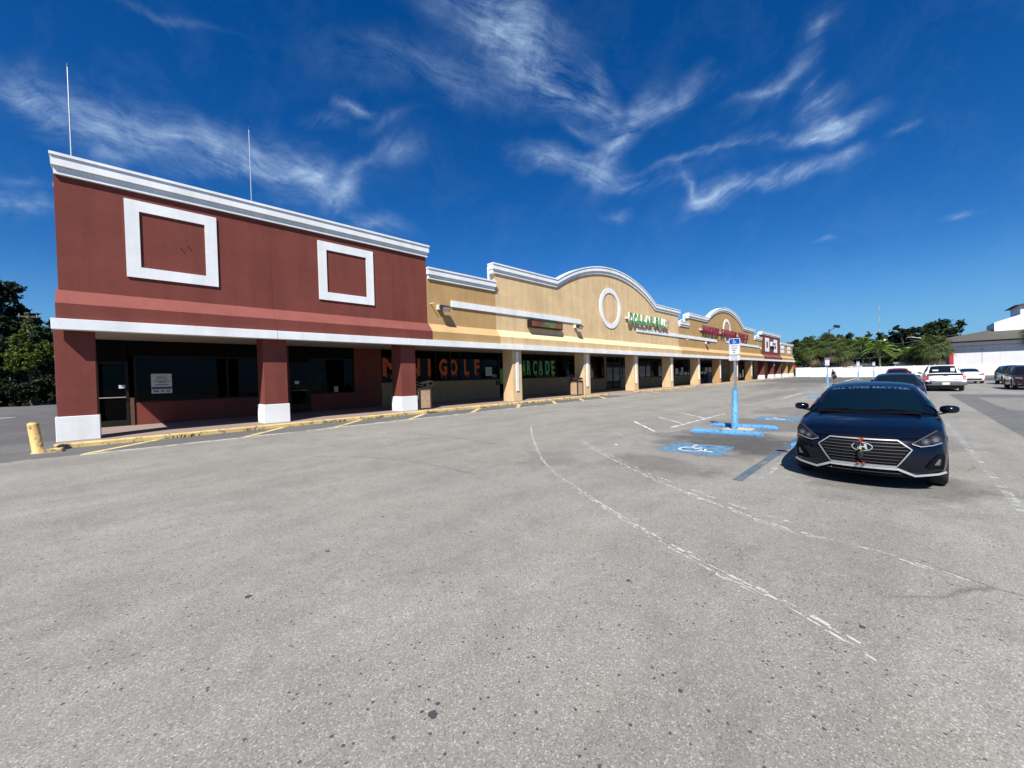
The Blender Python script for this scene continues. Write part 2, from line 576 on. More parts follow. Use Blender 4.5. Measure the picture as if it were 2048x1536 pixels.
leaf_mat('leaf_oak', (0.014, 0.028, 0.010), (0.040, 0.070, 0.020))
leaf_mat('leaf_dark', (0.008, 0.017, 0.007), (0.022, 0.038, 0.013), 0.18)
leaf_mat('leaf_vine', (0.060, 0.090, 0.012), (0.125, 0.165, 0.026))
leaf_mat('leaf_palm', (0.055, 0.085, 0.022), (0.12, 0.155, 0.045))
leaf_mat('leaf_palm_bright', (0.10, 0.17, 0.03), (0.20, 0.27, 0.06))
leaf_mat('leaf_dry', (0.11, 0.085, 0.04), (0.20, 0.15, 0.08))
leaf_mat('weed_green', (0.03, 0.06, 0.012), (0.08, 0.12, 0.03))


def asphalt_mat():
    m, nt, b = nodes_of('asphalt')
    p = wpos(nt)
    sp = N(nt, 'ShaderNodeSeparateXYZ')
    nt.links.new(p, sp.inputs[0])
    X, Y = sp.outputs[0], sp.outputs[1]
    base = fmix(nt, fnoise(nt, p, 0.22, 5, 0.6), (0.180, 0.172, 0.150), (0.274, 0.265, 0.234))
    # tracks of traffic along the drive, and rounded blotches
    tr = fnoise(nt, fmap(nt, p, (0.05, 0.55, 1)), 1.0, 6, 0.62)
    base = fmix(nt, 1.0, base, framp(nt, tr, [(0.3, 0.86), (0.7, 1.10)]), 'MULTIPLY')
    bl = fnoise(nt, p, 1.1, 7, 0.68, 0.5)
    base = fmix(nt, 1.0, base, framp(nt, bl, [(0.28, 0.86), (0.5, 1.0), (0.72, 1.08)]), 'MULTIPLY')

    def ell(cx, cy, rx, ry, edge=0.55):
        q = fmap(nt, p, (1 / rx, 1 / ry, 0), (0, 0, 0), (-cx / rx, -cy / ry, 0))
        g = N(nt, 'ShaderNodeVectorMath', operation='LENGTH')
        nt.links.new(q, g.inputs[0])
        d = fmath(nt, 'ADD', g.outputs['Value'], fmath(nt, 'MULTIPLY', fmath(nt, 'SUBTRACT', bl, 0.5), 1.6))
        return fmath(nt, 'SMOOTHSTEP' if False else 'SUBTRACT', 1.0, fmath(nt, 'DIVIDE', fmath(nt, 'SUBTRACT', d, edge), 1.0 - edge, clamp=True), clamp=True)

    stain = None
    for (cx, cy, rx, ry, s) in ((11.2, 3.2, 2.5, 1.9, .78), (15.4, 3.2, 2.4, 2.0, .45), (7.6, 3.4, .8, 1.5, .35), (8.5, .2, 1.6, 1.3, .45), (6.7, 5.6, .9, .9, .25),
                                (13.5, -.2, 2.5, 1.1, .3), (20.5, 3.0, 3, 2, .3), (33, 6.5, 12, 1.0, .28), (60, 9, 24, 3.5, .42), (80, 4, 22, 8, .35), (7, -3.2, 2.0, .9, .22),
                                (52, -9, 14, 4, .3)):
        e = fmath(nt, 'MULTIPLY', ell(cx, cy, rx, ry), s)
        stain = e if stain is None else fmath(nt, 'MAXIMUM', stain, e)
    base = fmix(nt, stain, base, (0.045, 0.044, 0.044))
    # newer, darker paving: a strip under the kerb, the yard beside the building, a repaved bay to the right
    yn = fmath(nt, 'ADD', Y, fmath(nt, 'MULTIPLY', fmath(nt, 'SUBTRACT', fnoise(nt, p, 1.3, 5, 0.6), 0.5), 1.1))
    m1 = fmath(nt, 'MULTIPLY', fmath(nt, 'GREATER_THAN', yn, 14.05), fmath(nt, 'LESS_THAN', X, 26.0))
    base = fmix(nt, fmath(nt, 'MULTIPLY', m1, 0.72), base, (0.070, 0.072, 0.076))
    xn = fmath(nt, 'ADD', X, fmath(nt, 'MULTIPLY', fmath(nt, 'SUBTRACT', fnoise(nt, p, 0.25, 4, 0.6), 0.5), 9))
    m2 = fmath(nt, 'MULTIPLY', fmath(nt, 'GREATER_THAN', Y, 18.0), fmath(nt, 'GREATER_THAN', xn, -4.2))
    base = fmix(nt, fmath(nt, 'MULTIPLY', m2, 0.5), base, (0.075, 0.077, 0.082))
    m3 = fmath(nt, 'MULTIPLY', fmath(nt, 'LESS_THAN', fmath(nt, 'ADD', Y, fmath(nt, 'MULTIPLY', bl, 0.16)), -2.05), fmath(nt, 'MULTIPLY', fmath(nt, 'GREATER_THAN', X, 13.2), fmath(nt, 'LESS_THAN', X, 37.0)))
    inner = fmath(nt, 'MULTIPLY', fmath(nt, 'LESS_THAN', Y, -3.0), fmath(nt, 'MULTIPLY', fmath(nt, 'GREATER_THAN', X, 24.5), fmath(nt, 'LESS_THAN', X, 33.5)))
    m3 = fmath(nt, 'MULTIPLY', m3, fmath(nt, 'SUBTRACT', 1.0, fmath(nt, 'MULTIPLY', inner, 0.7)))
    base = fmix(nt, fmath(nt, 'MULTIPLY', m3, 0.62), base, (0.062, 0.068, 0.072))
    m4 = fmath(nt, 'GREATER_THAN', fmath(nt, 'ADD', X, fmath(nt, 'MULTIPLY', Y, 0.25)), 66.0)
    base = fmix(nt, fmath(nt, 'MULTIPLY', m4, 0.6), base, (0.06, 0.062, 0.066))
    # long sweeping tracks, wheel polish and grime in streaks at a slant to the drive
    sl = fnoise(nt, fmap(nt, p, (0.35, 1.6, 1), (0, 0, 0.75)), 1.0, 8, 0.72, 0.3)
    base = fmix(nt, 1.0, base, framp(nt, sl, [(0.3, 0.88), (0.5, 1.0), (0.7, 1.09)]), 'MULTIPLY')
    gr = fnoise(nt, p, 4.5, 8, 0.75)
    base = fmix(nt, 1.0, base, framp(nt, gr, [(0.3, 0.90), (0.7, 1.08)]), 'MULTIPLY')
    rust = fnoise(nt, p, 0.6, 6, 0.6, 0.4)
    base = fmix(nt, framp(nt, rust, [(0.55, 0.0), (0.72, 0.22)]), base, (0.27, 0.235, 0.20))
    # hairline cracks, only here and there
    wv = N(nt, 'ShaderNodeTexVoronoi', feature='DISTANCE_TO_EDGE')
    wv.inputs['Scale'].default_value = 0.42
    wq = N(nt, 'ShaderNodeMixRGB')
    wq.inputs[0].default_value = 0.22
    nz = N(nt, 'ShaderNodeTexNoise')
    nz.inputs['Scale'].default_value = 1.6
    nz.inputs['Detail'].default_value = 6
    nt.links.new(p, nz.inputs['Vector'])
    nt.links.new(p, wq.inputs[1])
    nt.links.new(nz.outputs['Color'], wq.inputs[2])
    nt.links.new(wq.outputs[0], wv.inputs['Vector'])
    ck = framp(nt, wv.outputs['Distance'], [(0.0, 1.0), (0.006, 0.0)])
    ckm = framp(nt, fnoise(nt, p, 0.33, 3, 0.5), [(0.60, 0.0), (0.68, 1.0)])
    base = fmix(nt, fmath(nt, 'MULTIPLY', fmath(nt, 'MULTIPLY', ck, ckm), 0.55), base, (0.05, 0.045, 0.04))
    # exposed stones
    v = N(nt, 'ShaderNodeTexVoronoi')
    v.inputs['Scale'].default_value = 135
    nt.links.new(p, v.inputs['Vector'])
    sc = N(nt, 'ShaderNodeSeparateColor')
    nt.links.new(v.outputs['Color'], sc.inputs[0])
    st = framp(nt, sc.outputs[0], [(0.0, 0.48), (0.06, 0.78), (0.5, 1.0), (0.88, 1.18), (1.0, 1.85)])
    base = fmix(nt, 1.0, base, st, 'MULTIPLY')
    v2 = N(nt, 'ShaderNodeTexVoronoi')
    v2.inputs['Scale'].default_value = 42
    nt.links.new(p, v2.inputs['Vector'])
    s2 = N(nt, 'ShaderNodeSeparateColor')
    nt.links.new(v2.outputs['Color'], s2.inputs[0])
    pit = fmath(nt, 'MULTIPLY', fmath(nt, 'GREATER_THAN', s2.outputs[1], 0.975), fmath(nt, 'LESS_THAN', v2.outputs['Distance'], 0.42))
    base = fmix(nt, fmath(nt, 'MULTIPLY', pit, 0.8), base, (0.03, 0.027, 0.027))
    v3 = N(nt, 'ShaderNodeTexVoronoi')
    v3.inputs['Scale'].default_value = 2.3
    nt.links.new(fmap(nt, p, (1, 1, 0)), v3.inputs['Vector'])
    s3 = N(nt, 'ShaderNodeSeparateColor')
    nt.links.new(v3.outputs['Color'], s3.inputs[0])
    rad = fmath(nt, 'MULTIPLY', s3.outputs[0], 0.062)
    gum = fmath(nt, 'MULTIPLY', fmath(nt, 'GREATER_THAN', s3.outputs[1], 0.84), fmath(nt, 'LESS_THAN', v3.outputs['Distance'], rad))
    base = fmix(nt, fmath(nt, 'MULTIPLY', gum, 0.75), base, (0.035, 0.03, 0.03))
    nt.links.new(base, b.inputs['Base Color'])
    b.inputs['Roughness'].default_value = 0.82
    b.inputs['Specular IOR Level'].default_value = 0.35
    bump(nt, b, fmath(nt, 'ADD', sc.outputs[0], fnoise(nt, p, 40, 3, 0.6)), 0.22, 0.008)
    MATS['asphalt'] = m


asphalt_mat()

# ================================================================ mesh helpers
ORIGIN = Vector((0, 0, 0))


def M(name):
    return MATS[name]


def obj_from(name, verts, faces, mat, parent=None, smooth=False, loc=None):
    me = bpy.data.meshes.new(name)
    me.from_pydata([tuple(v) for v in verts], [], faces)
    if smooth:
        me.polygons.foreach_set('use_smooth', [True] * len(me.polygons))
    me.update()
    o = bpy.data.objects.new(name, me)
    if mat is not None:
        me.materials.append(M(mat) if isinstance(mat, str) else mat)
    COL.objects.link(o)
    if parent is not None:
        o.parent = parent
    if loc is not None:
        o.location = loc
    return o


class MB:
    """collects simple solids into one mesh"""

    def __init__(self):
        self.v = []
        self.f = []

    def add(self, verts, faces):
        n = len(self.v)
        self.v += [tuple(v) for v in verts]
        self.f += [tuple(i + n for i in f) for f in faces]
        return self

    def box(self, x0, x1, y0, y1, z0, z1):
        v = [(x0, y0, z0), (x1, y0, z0), (x1, y1, z0), (x0, y1, z0), (x0, y0, z1), (x1, y0, z1), (x1, y1, z1), (x0, y1, z1)]
        return self.add(v, [(0, 3, 2, 1), (4, 5, 6, 7), (0, 1, 5, 4), (1, 2, 6, 5), (2, 3, 7, 6), (3, 0, 4, 7)])

    def prism(self, poly, axis, a, b):
        """poly: 2-D outline; axis 'x': poly=(y,z), 'y': poly=(x,z), 'z': poly=(x,y)"""
        def mk(p, t):
            return {'x': (t, p[0], p[1]), 'y': (p[0], t, p[1]), 'z': (p[0], p[1], t)}[axis]
        n = len(poly)
        vs = [mk(p, a) for p in poly] + [mk(p, b) for p in poly]
        fs = [tuple(range(n))[::-1], tuple(range(n, 2 * n))]
        for i in range(n):
            j = (i + 1) % n
            fs.append((i, j, n + j, n + i))
        return self.add(vs, fs)

    def tube(self, pts, radii, seg=8, cap=True):
        pts = [Vector(p) for p in pts]
        if not isinstance(radii, (list, tuple)):
            radii = [radii] * len(pts)
        rings = []
        up = Vector((0, 0, 1))
        for i, p in enumerate(pts):
            d = (pts[min(i + 1, len(pts) - 1)] - pts[max(i - 1, 0)]).normalized()
            a = d.cross(up)
            if a.length < 1e-3:
                a = d.cross(Vector((0, 1, 0)))
            a.normalize()
            b = d.cross(a)
            rings.append([p + (a * math.cos(2 * PI * k / seg) + b * math.sin(2 * PI * k / seg)) * radii[i] for k in range(seg)])
        vs = [v for r in rings for v in r]
        fs = []
        for i in range(len(pts) - 1):
            for k in range(seg):
                k2 = (k + 1) % seg
                fs.append((i * seg + k, i * seg + k2, (i + 1) * seg + k2, (i + 1) * seg + k))
        if cap:
            fs.append(tuple(range(seg)))
            fs.append(tuple(range((len(pts) - 1) * seg, len(pts) * seg))[::-1])
        return self.add(vs, fs)

    def build(self, name, mat, parent=None, smooth=False, bevel=0.0):
        o = obj_from(name, self.v, self.f, mat, parent, smooth)
        if bevel:
            md = o.modifiers.new('bevel', 'BEVEL')
            md.width = bevel
            md.segments = 2
            md.limit_method = 'ANGLE'
        return o


def box(name, x0, x1, y0, y1, z0, z1, mat, parent=None, bevel=0.0):
    return MB().box(x0, x1, y0, y1, z0, z1).build(name, mat, parent, False, bevel)


def thing(name, label, cat, loc=(0, 0, 0), rotz=0.0, group=None):
    o = bpy.data.objects.new(name, None)
    o.empty_display_size = 0.3
    COL.objects.link(o)
    o.location = loc
    o.rotation_euler = (0, 0, rotz)
    o['label'] = label
    o['category'] = cat
    if group:
        o['group'] = group
    return o


def tag(o, label, cat, group=None):
    o['label'] = label
    o['category'] = cat
    if group:
        o['group'] = group
    return o


def struct(o):
    o['kind'] = 'structure'
    return o


def copy_tree(o, parent=None):
    c = o.copy()
    COL.objects.link(c)
    if parent is not None:
        c.parent = parent
    for ch in list(o.children):
        copy_tree(ch, c)
    return c


def text_mesh(s, size=1.0, bold=0.0, extrude=0.0, align='LEFT', spacing=1.0):
    cu = bpy.data.curves.new('lettering', 'FONT')
    cu.body = s
    cu.size = size
    cu.offset = bold
    cu.extrude = extrude
    cu.align_x = align
    cu.space_character = spacing
    cu.resolution_u = 4
    t = bpy.data.objects.new('lettering', cu)
    COL.objects.link(t)
    dg = bpy.context.evaluated_depsgraph_get()
    me = bpy.data.meshes.new_from_object(t.evaluated_get(dg))
    bpy.data.objects.remove(t)
    bpy.data.curves.remove(cu)
    return me


def bounds2(me):
    xs = [v.co.x for v in me.vertices]
    ys = [v.co.y for v in me.vertices]
    return min(xs), max(xs), min(ys), max(ys)


def letter(name, ch, x0, x1, z0, z1, y, mat, parent, bold=0.0, depth=0.0, side=None):
    """one letter fitted to a rectangle on the plane y, facing -Y"""
    me = text_mesh(ch, 1.0, bold, 0.5 if depth else 0.0)
    a, b_, c, d = bounds2(me)
    for v in me.vertices:
        u, w, h = (v.co.x - a) / max(b_ - a, 1e-5), (v.co.y - c) / max(d - c, 1e-5), v.co.z
        v.co = (x0 + u * (x1 - x0), y - (depth * (h + 0.5) if depth else 0.0), z0 + w * (z1 - z0))
    me.materials.clear()
    me.materials.append(M(mat))
    if side:
        me.materials.append(M(side))
        me.update()
        for p in me.polygons:
            if abs(p.normal.y) < 0.7:
                p.material_index = 1
    o = bpy.data.objects.new(name, me)
    COL.objects.link(o)
    o.parent = parent
    return o


def text_on(name, s, x, y, z, height, mat, parent, width=None, bold=0.0, align='CENTER'):
    """flat text on a plane facing -Y in parent space"""
    me = text_mesh(s, 1.0, bold, 0.0, align)
    a, b_, c, d = bounds2(me)
    k = height / 0.7
    kx = k if width is None else width / max(b_ - a, 1e-5)
    for v in me.vertices:
        v.co = (x + (v.co.x - (a + b_) / 2) * kx, y, z + (v.co.y - (c + d) / 2) * k)
    me.materials.clear()
    me.materials.append(M(mat))
    o = bpy.data.objects.new(name, me)
    COL.objects.link(o)
    o.parent = parent
    return o


def gz(y):
    """the lot rises gently toward the shops"""
    if y <= 6.0:
        return 0.0
    if y >= 15.4:
        return 0.27
    return 0.27 * (y - 6.0) / 9.4


SW = 0.40      # pavement top
KERB_Y = 15.36
YC = 15.93     # column fronts
WALL = YC + 0.05
YS = 20.30     # shop fronts

# ================================================================ ground
def make_ground():
    xs = [-900, -60, 0, 60, 140, 1500]
    ys = [-900, -60, 6.0, 10.0, 15.4, 60, 1500]
    vs = [(x, y, gz(y)) for y in ys for x in xs]
    nx = len(xs)
    fs = [(j * nx + i, j * nx + i + 1, (j + 1) * nx + i + 1, (j + 1) * nx + i) for j in range(len(ys) - 1) for i in range(nx - 1)]
    struct(obj_from('parking_lot', vs, fs, 'asphalt'))


make_ground()

# pavement in front of the shops, poured in slabs, with a painted kerb
pav = bpy.data.objects.new('pavement', None)
COL.objects.link(pav)
pav['kind'] = 'structure'
slab_edges = [-1.1 + 3.63 * k for k in range(28)] + [100.2]
for a, b in zip(slab_edges[:-1], slab_edges[1:]):
    if b - a < 0.3:
        continue
    box('slab', a + 0.006, b - 0.006, KERB_Y + 0.16, 17.9, 0.1, SW, 'sidewalk_concrete', pav)
    box('slab', a + 0.006, b - 0.006, 17.912, YS + 0.3, 0.1, SW - 0.002, 'sidewalk_concrete', pav)
box('bedding', -1.08, 100.1, KERB_Y + 0.17, YS + 0.2, 0.05, SW - 0.03, 'sidewalk_concrete', pav)
kerb = bpy.data.objects.new('kerb', None)
COL.objects.link(kerb)
kerb['kind'] = 'structure'
kx = -1.12
rk = random.Random(3)
for (k0, k1) in ((-1.12, 25.6), (29.6, 43.5), (45.5, 72.5), (76.5, 100.1)):
    x = k0
    while x < k1 - 0.05:
        x2 = min(x + 3.0, k1)
        prof = [(KERB_Y, 0.1), (KERB_Y + 0.015, SW - 0.03), (KERB_Y + 0.045, SW), (KERB_Y + 0.15, SW + 0.002), (KERB_Y + 0.15, 0.1)]
        dz = rk.uniform(-.008, .004)
        MB().prism([(a, b + dz) for a, b in prof], 'x', x + 0.006, x2 - 0.006).build('kerb_stone', 'kerb_yellow', kerb)
        x = x2
for (k0, k1) in ((25.6, 29.6), (43.5, 45.5), (72.5, 76.5)):
    MB().prism([(KERB_Y - .35, gz(KERB_Y - .35) + .004), (KERB_Y + .155, SW - .01), (KERB_Y + .155, 0.1)], 'x', k0 + .01, k1 - .01).build('kerb_ramp', 'sidewalk_concrete', kerb)
# loose broken end block of the kerb
bk = MB().box(-1.22, -0.93, 14.86, 15.12, 0.20, 0.335).build('kerb_block', 'kerb_yellow', None, False, 0.015)
tag(bk, 'small yellow concrete block lying loose off the end of the kerb', 'block')


# ---- painted marks, each a thin sheet 4 mm over the asphalt
def sheet(name, pts, mat, lift=0.004, parent=None):
    vs = [(x, y, gz(y) + lift) for x, y in pts]
    return struct(obj_from(name, vs, [tuple(range(len(vs)))], mat, parent)) if parent is None else obj_from(name, vs, [tuple(range(len(vs)))], mat, parent)


def strip(name, x0, y0, x1, y1, w, mat, lift=0.004, cuts=1):
    d = Vector((x1 - x0, y1 - y0))
    n = Vector((-d.y, d.x)).normalized() * w / 2
    vs, fs = [], []
    for i in range(cuts + 1):
        t = i / cuts
        px, py = x0 + d.x * t, y0 + d.y * t
        for s in (-1, 1):
            qx, qy = px + n.x * s, py + n.y * s
            vs.append((qx, qy, gz(qy) + lift))
    for i in range(cuts):
        fs.append((2 * i, 2 * i + 2, 2 * i + 3, 2 * i + 1))
    return struct(obj_from(name, vs, fs, mat))


strip('fire_lane_line', -0.6, 13.88, 30.0, 13.88, 0.09, 'paint_line_white', 0.004, 8)
for (a0, a1) in ((-.55, .85), (2.72, 4.1), (5.35, 6.9), (8.25, 9.85), (11.45, 13.1), (14.5, 16.0), (17.6, 19.0), (20.4, 21.8), (22.9, 24.3), (31.0, 32.4), (34.0, 35.4), (37, 38.4)):
    strip('fire_lane_stripe', a0, 13.95, a1, 15.28, 0.19, 'paint_line_yellow', 0.008, 3)
# bays
strip('bay_line', 12.9, 5.40, 18.3, 5.36, 0.10, 'paint_line_white')
for (x0, y0, x1, y1) in ((15.42, 6.95, 14.02, 5.46), (17.6, 6.95, 16.1, 5.44), (13.55, 7.05, 11.75, 5.45)):
    strip('bay_tick', x0, y0, x1, y1, 0.10, 'paint_line_white', 0.006)
strip('bay_tick', 10.9, 6.3, 9.9, 5.35, 0.09, 'paint_line_faint', 0.004)
strip('bay_tick', 8.6, 5.9, 8.0, 5.3, 0.09, 'paint_line_faint', 0.004)
strip('bay_edge_line', 7.16, 1.93, 12.4, 1.90, 0.15, 'paint_line_blue', 0.004)
strip('bay_edge_line', 7.1, 1.66, 12.0, 1.64, 0.10, 'paint_line_faint', 0.004)
strip('bay_edge_line', 6.9, -1.05, 18.5, -1.0, 0.10, 'paint_line_faint', 0.004)
strip('bay_edge_line', 14.2, -0.55, 15.2, -0.55, 0.10, 'paint_line_faint', 0.004)
strip('bay_line', 30.2, 5.35, 36.5, 5.30, 0.10, 'paint_line_white')
for (x0, y0, x1, y1) in ((32.4, 6.9, 31.2, 5.4), (35.0, 6.9, 33.8, 5.4)):
    strip('bay_tick', x0, y0, x1, y1, 0.10, 'paint_line_faint', 0.006)
strip('bay_edge_line', 25.5, 1.85, 31.0, 1.85, 0.12, 'paint_line_faint')
strip('bay_line', 72, 5.6, 90, 5.4, 0.35, 'paint_line_white')


def wheelchair_outline():
    """white wheelchair figure in a unit square: list of polygons (u right, v up)"""
    polys = []
    c = (0.44, 0.34)
    ro, ri = 0.27, 0.205
    seg = 18
    a0, a1 = math.radians(105), math.radians(395)
    arc_o = [(c[0] + ro * math.cos(a0 + (a1 - a0) * i / seg), c[1] + ro * math.sin(a0 + (a1 - a0) * i / seg)) for i in range(seg + 1)]
    arc_i = [(c[0] + ri * math.cos(a0 + (a1 - a0) * i / seg), c[1] + ri * math.sin(a0 + (a1 - a0) * i / seg)) for i in range(seg + 1)]
    for i in range(seg):
        polys.append([arc_o[i], arc_o[i + 1], arc_i[i + 1], arc_i[i]])
    polys.append([(0.37 + 0.065 * math.cos(t * PI / 5), 0.88 + 0.065 * math.sin(t * PI / 5)) for t in range(10)])
    polys.append([(0.33, 0.80), (0.41, 0.80), (0.47, 0.46), (0.39, 0.44)])
    polys.append([(0.40, 0.52), (0.40, 0.44), (0.68, 0.44), (0.70, 0.52)])
    polys.append([(0.63, 0.50), (0.71, 0.51), (0.80, 0.24), (0.73, 0.21)])
    polys.append([(0.73, 0.21), (0.80, 0.28), (0.90, 0.31), (0.92, 0.25)])
    polys.append([(0.39, 0.68), (0.39, 0.62), (0.58, 0.62), (0.60, 0.68)])
    return polys


def pavement_symbol(cx, cy, sx, sy, rot):
    root = bpy.data.objects.new('accessible_bay_symbol', None)
    COL.objects.link(root)
    root['kind'] = 'structure'
    ca, sa = math.cos(rot), math.sin(rot)

    def mp(u, v):
        a, b = (u - .5) * sx, (v - .5) * sy
        return cx + a * ca - b * sa, cy + a * sa + b * ca
    c = [mp(0, 0), mp(1, 0), mp(1, 1), mp(0, 1)]
    obj_from('blue_field', [(x, y, gz(y) + .004) for x, y in c], [(0, 1, 2, 3)], 'symbol_blue', root)
    vs, fs = [], []
    for p in wheelchair_outline():
        n = len(vs)
        vs += [(*mp(.12 + u * .76, .10 + v * .8), 0.0085) for u, v in p]
        fs.append(tuple(range(n, n + len(p))))
    obj_from('wheelchair_figure', vs, fs, 'symbol_white', root)


# the figure's head points away from the drive (towards +X)
pavement_symbol(9.62, 3.45, 1.35, 1.35, -PI / 2 + .05)
pavement_symbol(17.2, 3.25, 1.35, 1.35, -PI / 2)

# pale tyre scuffs sweeping round the drive
def scuff(pts, width, dash, seed, cont=False):
    rr = random.Random(seed)
    P = [Vector((x, y)) for x, y in pts]
    # Catmull-Rom resample
    out = []
    for i in range(len(P) - 1):
        p0, p1, p2, p3 = P[max(i - 1, 0)], P[i], P[i + 1], P[min(i + 2, len(P) - 1)]
        L = max(4, int((p2 - p1).length / 0.10))
        for k in range(L):
            t = k / L
            out.append(0.5 * ((2 * p1) + (p2 - p0) * t + (2 * p0 - 5 * p1 + 4 * p2 - p3) * t * t + (3 * p1 - p0 - 3 * p2 + p3) * t ** 3))
    vs, fs = [], []
    for i in range(len(out) - 1):
        if rr.random() > dash:
            continue
        a, b = out[i], out[i + 1]
        d = (b - a)
        if d.length < 1e-4:
            continue
        n = Vector((-d.y, d.x)).normalized()
        off = rr.gauss(0, 0.012)
        w = width * rr.uniform(0.3, 1.0)
        s0, s1 = rr.uniform(-.2, .15), rr.uniform(.7, 1.15)
        if cont:
            off, w, s0, s1 = 0.0, width, 0.0, 1.0
        q = [a + d * s0 + n * (off - w / 2), a + d * s1 + n * (off - w * (.5 if cont else .35)), a + d * s1 + n * (off + w * (.5 if cont else .35)), a + d * s0 + n * (off + w / 2)]
        k = len(vs)
        vs += [(v.x, v.y, gz(v.y) + .005) for v in q]
        fs.append((k, k + 1, k + 2, k + 3))
    o = obj_from('tyre_marks', vs, fs, 'tyre_scuff')
    o['kind'] = 'structure'


A1 = [(10.07, 9.08), (8.9, 8.0), (7.76, 6.87), (6.29, 5.31), (5.43, 4.14), (4.77, 3.03), (4.25, 2.11), (3.90, 1.38), (3.61, 0.68), (3.32, 0.14)]
A2 = [(9.10, 6.38), (7.89, 4.98), (6.59, 3.25), (5.87, 2.06), (5.42, 1.22), (5.25, 0.63), (5.21, 0.21), (4.92, -0.45)]
scuff(A1, 0.046, 0.93, 1)
scuff(A2, 0.046, 0.93, 2)
scuff([(x - .09, y - .07) for x, y in A1], 0.03, 0.6, 8)
scuff([(x - .08, y - .07) for x, y in A2], 0.03, 0.6, 9)
scuff([(x + .22, y + .20) for x, y in A1[:4]], 0.05, 0.4, 3)
scuff([(x + .30, y + .22) for x, y in A2[:6]], 0.042, 0.7, 4)
scuff([(x - .13, y - .10) for x, y in A1[4:]], 0.035, 0.35, 5)
scuff([(x - .14, y - .12) for x, y in A2[1:]], 0.032, 0.28, 6)
scuff([(11.6, 9.9), (11.2, 9.3), (10.6, 8.9)], 0.06, 0.5, 7)

# old dark skid marks and oil drips
def skid(pts, seed, w):
    scuff(pts, w, 2.0, seed, True)
    o = COL.objects[-1]
    o.data.materials.clear()
    o.data.materials.append(M('skid_dark'))


skid([(3.2, 9.6), (4.2, 8.2), (4.6, 6.9), (4.7, 5.6)], 22, .09)
skid([(6.0, 11.5), (6.9, 9.4), (7.0, 7.4)], 24, .12)
skid([(12.0, 11.2), (18.0, 11.6), (26, 11.2)], 25, .10)
skid([(4.8, -2.4), (6.8, -2.1), (9.5, -2.0)], 26, .09)
rs = random.Random(14)
for (cx_, cy_, r_) in ((1.15, 1.80, .028), (1.21, 1.84, .014), (1.12, 1.86, .011), (1.19, 1.90, .009), (2.45, 4.9, .02), (1.55, 4.35, .02), (2.9, 3.6, .018), (.75, 3.95, .025), (2.2, .9, .014), (3.1, 1.7, .02), (3.6, .2, .02), (2.0, 2.9, .012)):
    pts = [(cx_ + r_ * rs.uniform(.7, 1.25) * math.cos(2 * PI * k / 11), cy_ + r_ * rs.uniform(.7, 1.25) * math.sin(2 * PI * k / 11)) for k in range(11)]
    sheet('oil_spot', pts, 'ink_dark', .003)

# ================================================================ shopping strip
CORN = 8.12


def arch_path(x0, k0, k1, x1, z, apex):
    cx, half, rise = (k0 + k1) / 2, (k1 - k0) / 2, apex - z
    R = (half * half + rise * rise) / (2 * rise)
    pts = [(x0, z), (k0, z)]
    n = 22
    for i in range(1, n):
        x = k0 + (k1 - k0) * i / n
        pts.append((x, apex - R + math.sqrt(R * R - (x - cx) ** 2)))
    return pts + [(k1, z), (x1, z)]


def path_z(path, x):
    for (a, za), (b, zb) in zip(path[:-1], path[1:]):
        if a <= x <= b and b > a:
            return za + (zb - za) * (x - a) / (b - a)
    return path[0][1] if x < path[0][0] else path[-1][1]


def ribbon(name, path, top, bot, proud, mat, parent, back=0.30, inset=0.0):
    pts = list(path)
    pts[0] = (pts[0][0] + inset, pts[0][1])
    pts[-1] = (pts[-1][0] - inset, pts[-1][1])
    poly = [(x, z - top) for x, z in pts] + [(x, z - bot) for x, z in reversed(pts)]
    n = len(pts)
    y0, y1 = WALL - proud, WALL + back
    vs = [(x, y0, z) for x, z in poly] + [(x, y1, z) for x, z in poly]
    fs = []
    m = 2 * n
    for i in range(n - 1):
        j0, j1 = 2 * n - 1 - i, 2 * n - 2 - i
        fs.append((i, j0, j1, i + 1))
        fs.append((m + i, m + i + 1, m + j1, m + j0))
    for i in range(m):
        j = (i + 1) % m
        fs.append((i, j, m + j, m + i))
    obj_from(name, vs, fs, mat, parent)


def cornice(path, sec):
    ribbon('cornice_cap', path, 0.0, 0.075, 0.19, 'white_trim', sec)
    ribbon('cornice_band', path, 0.08, 0.325, 0.155, 'white_trim', sec, 0.30, 0.02)
    ribbon('cornice_moulding', path, 0.33, 0.53, 0.08, 'white_trim', sec, 0.30, 0.06)


def wall_panels(path, joints, mat, sec, z0=4.45):
    x0, x1 = joints[0], joints[-1]
    for a, b in zip(joints[:-1], joints[1:]):
        xa = a + (0.0035 if a != x0 else 0)
        xb = b - (0.0035 if b != x1 else 0)
        xs = sorted({xa, xb} | {x for x, _ in path if xa < x < xb})
        top = [(x, path_z(path, x) - 0.50) for x in xs]
        n = len(top)
        vs, fs = [], []
        for y in (WALL, WALL + 0.25):
            vs += [(x, y, z0) for x, _ in top] + [(x, y, z) for x, z in top]
        m = 2 * n
        for i in range(n - 1):
            fs.append((i, i + 1, n + i + 1, n + i))
            fs.append((m + i + 1, m + i, m + n + i, m + n + i + 1))
            fs.append((n + i, n + i + 1, m + n + i + 1, m + n + i))
            fs.append((i + 1, i, m + i, m + i + 1))
        fs.append((0, n, m + n, m))
        fs.append((n - 1, m + n - 1, m + 2 * n - 1, 2 * n - 1))
        obj_from('wall_panel', vs, fs, mat, sec)
    # dark backing so the joints read as grooves
    box('wall_core', x0 + .02, x1 - .02, WALL + .03, WALL + .20, z0 + .05, min(path_z(path, x0), path_z(path, x1)) - .55, 'header_dark', sec)


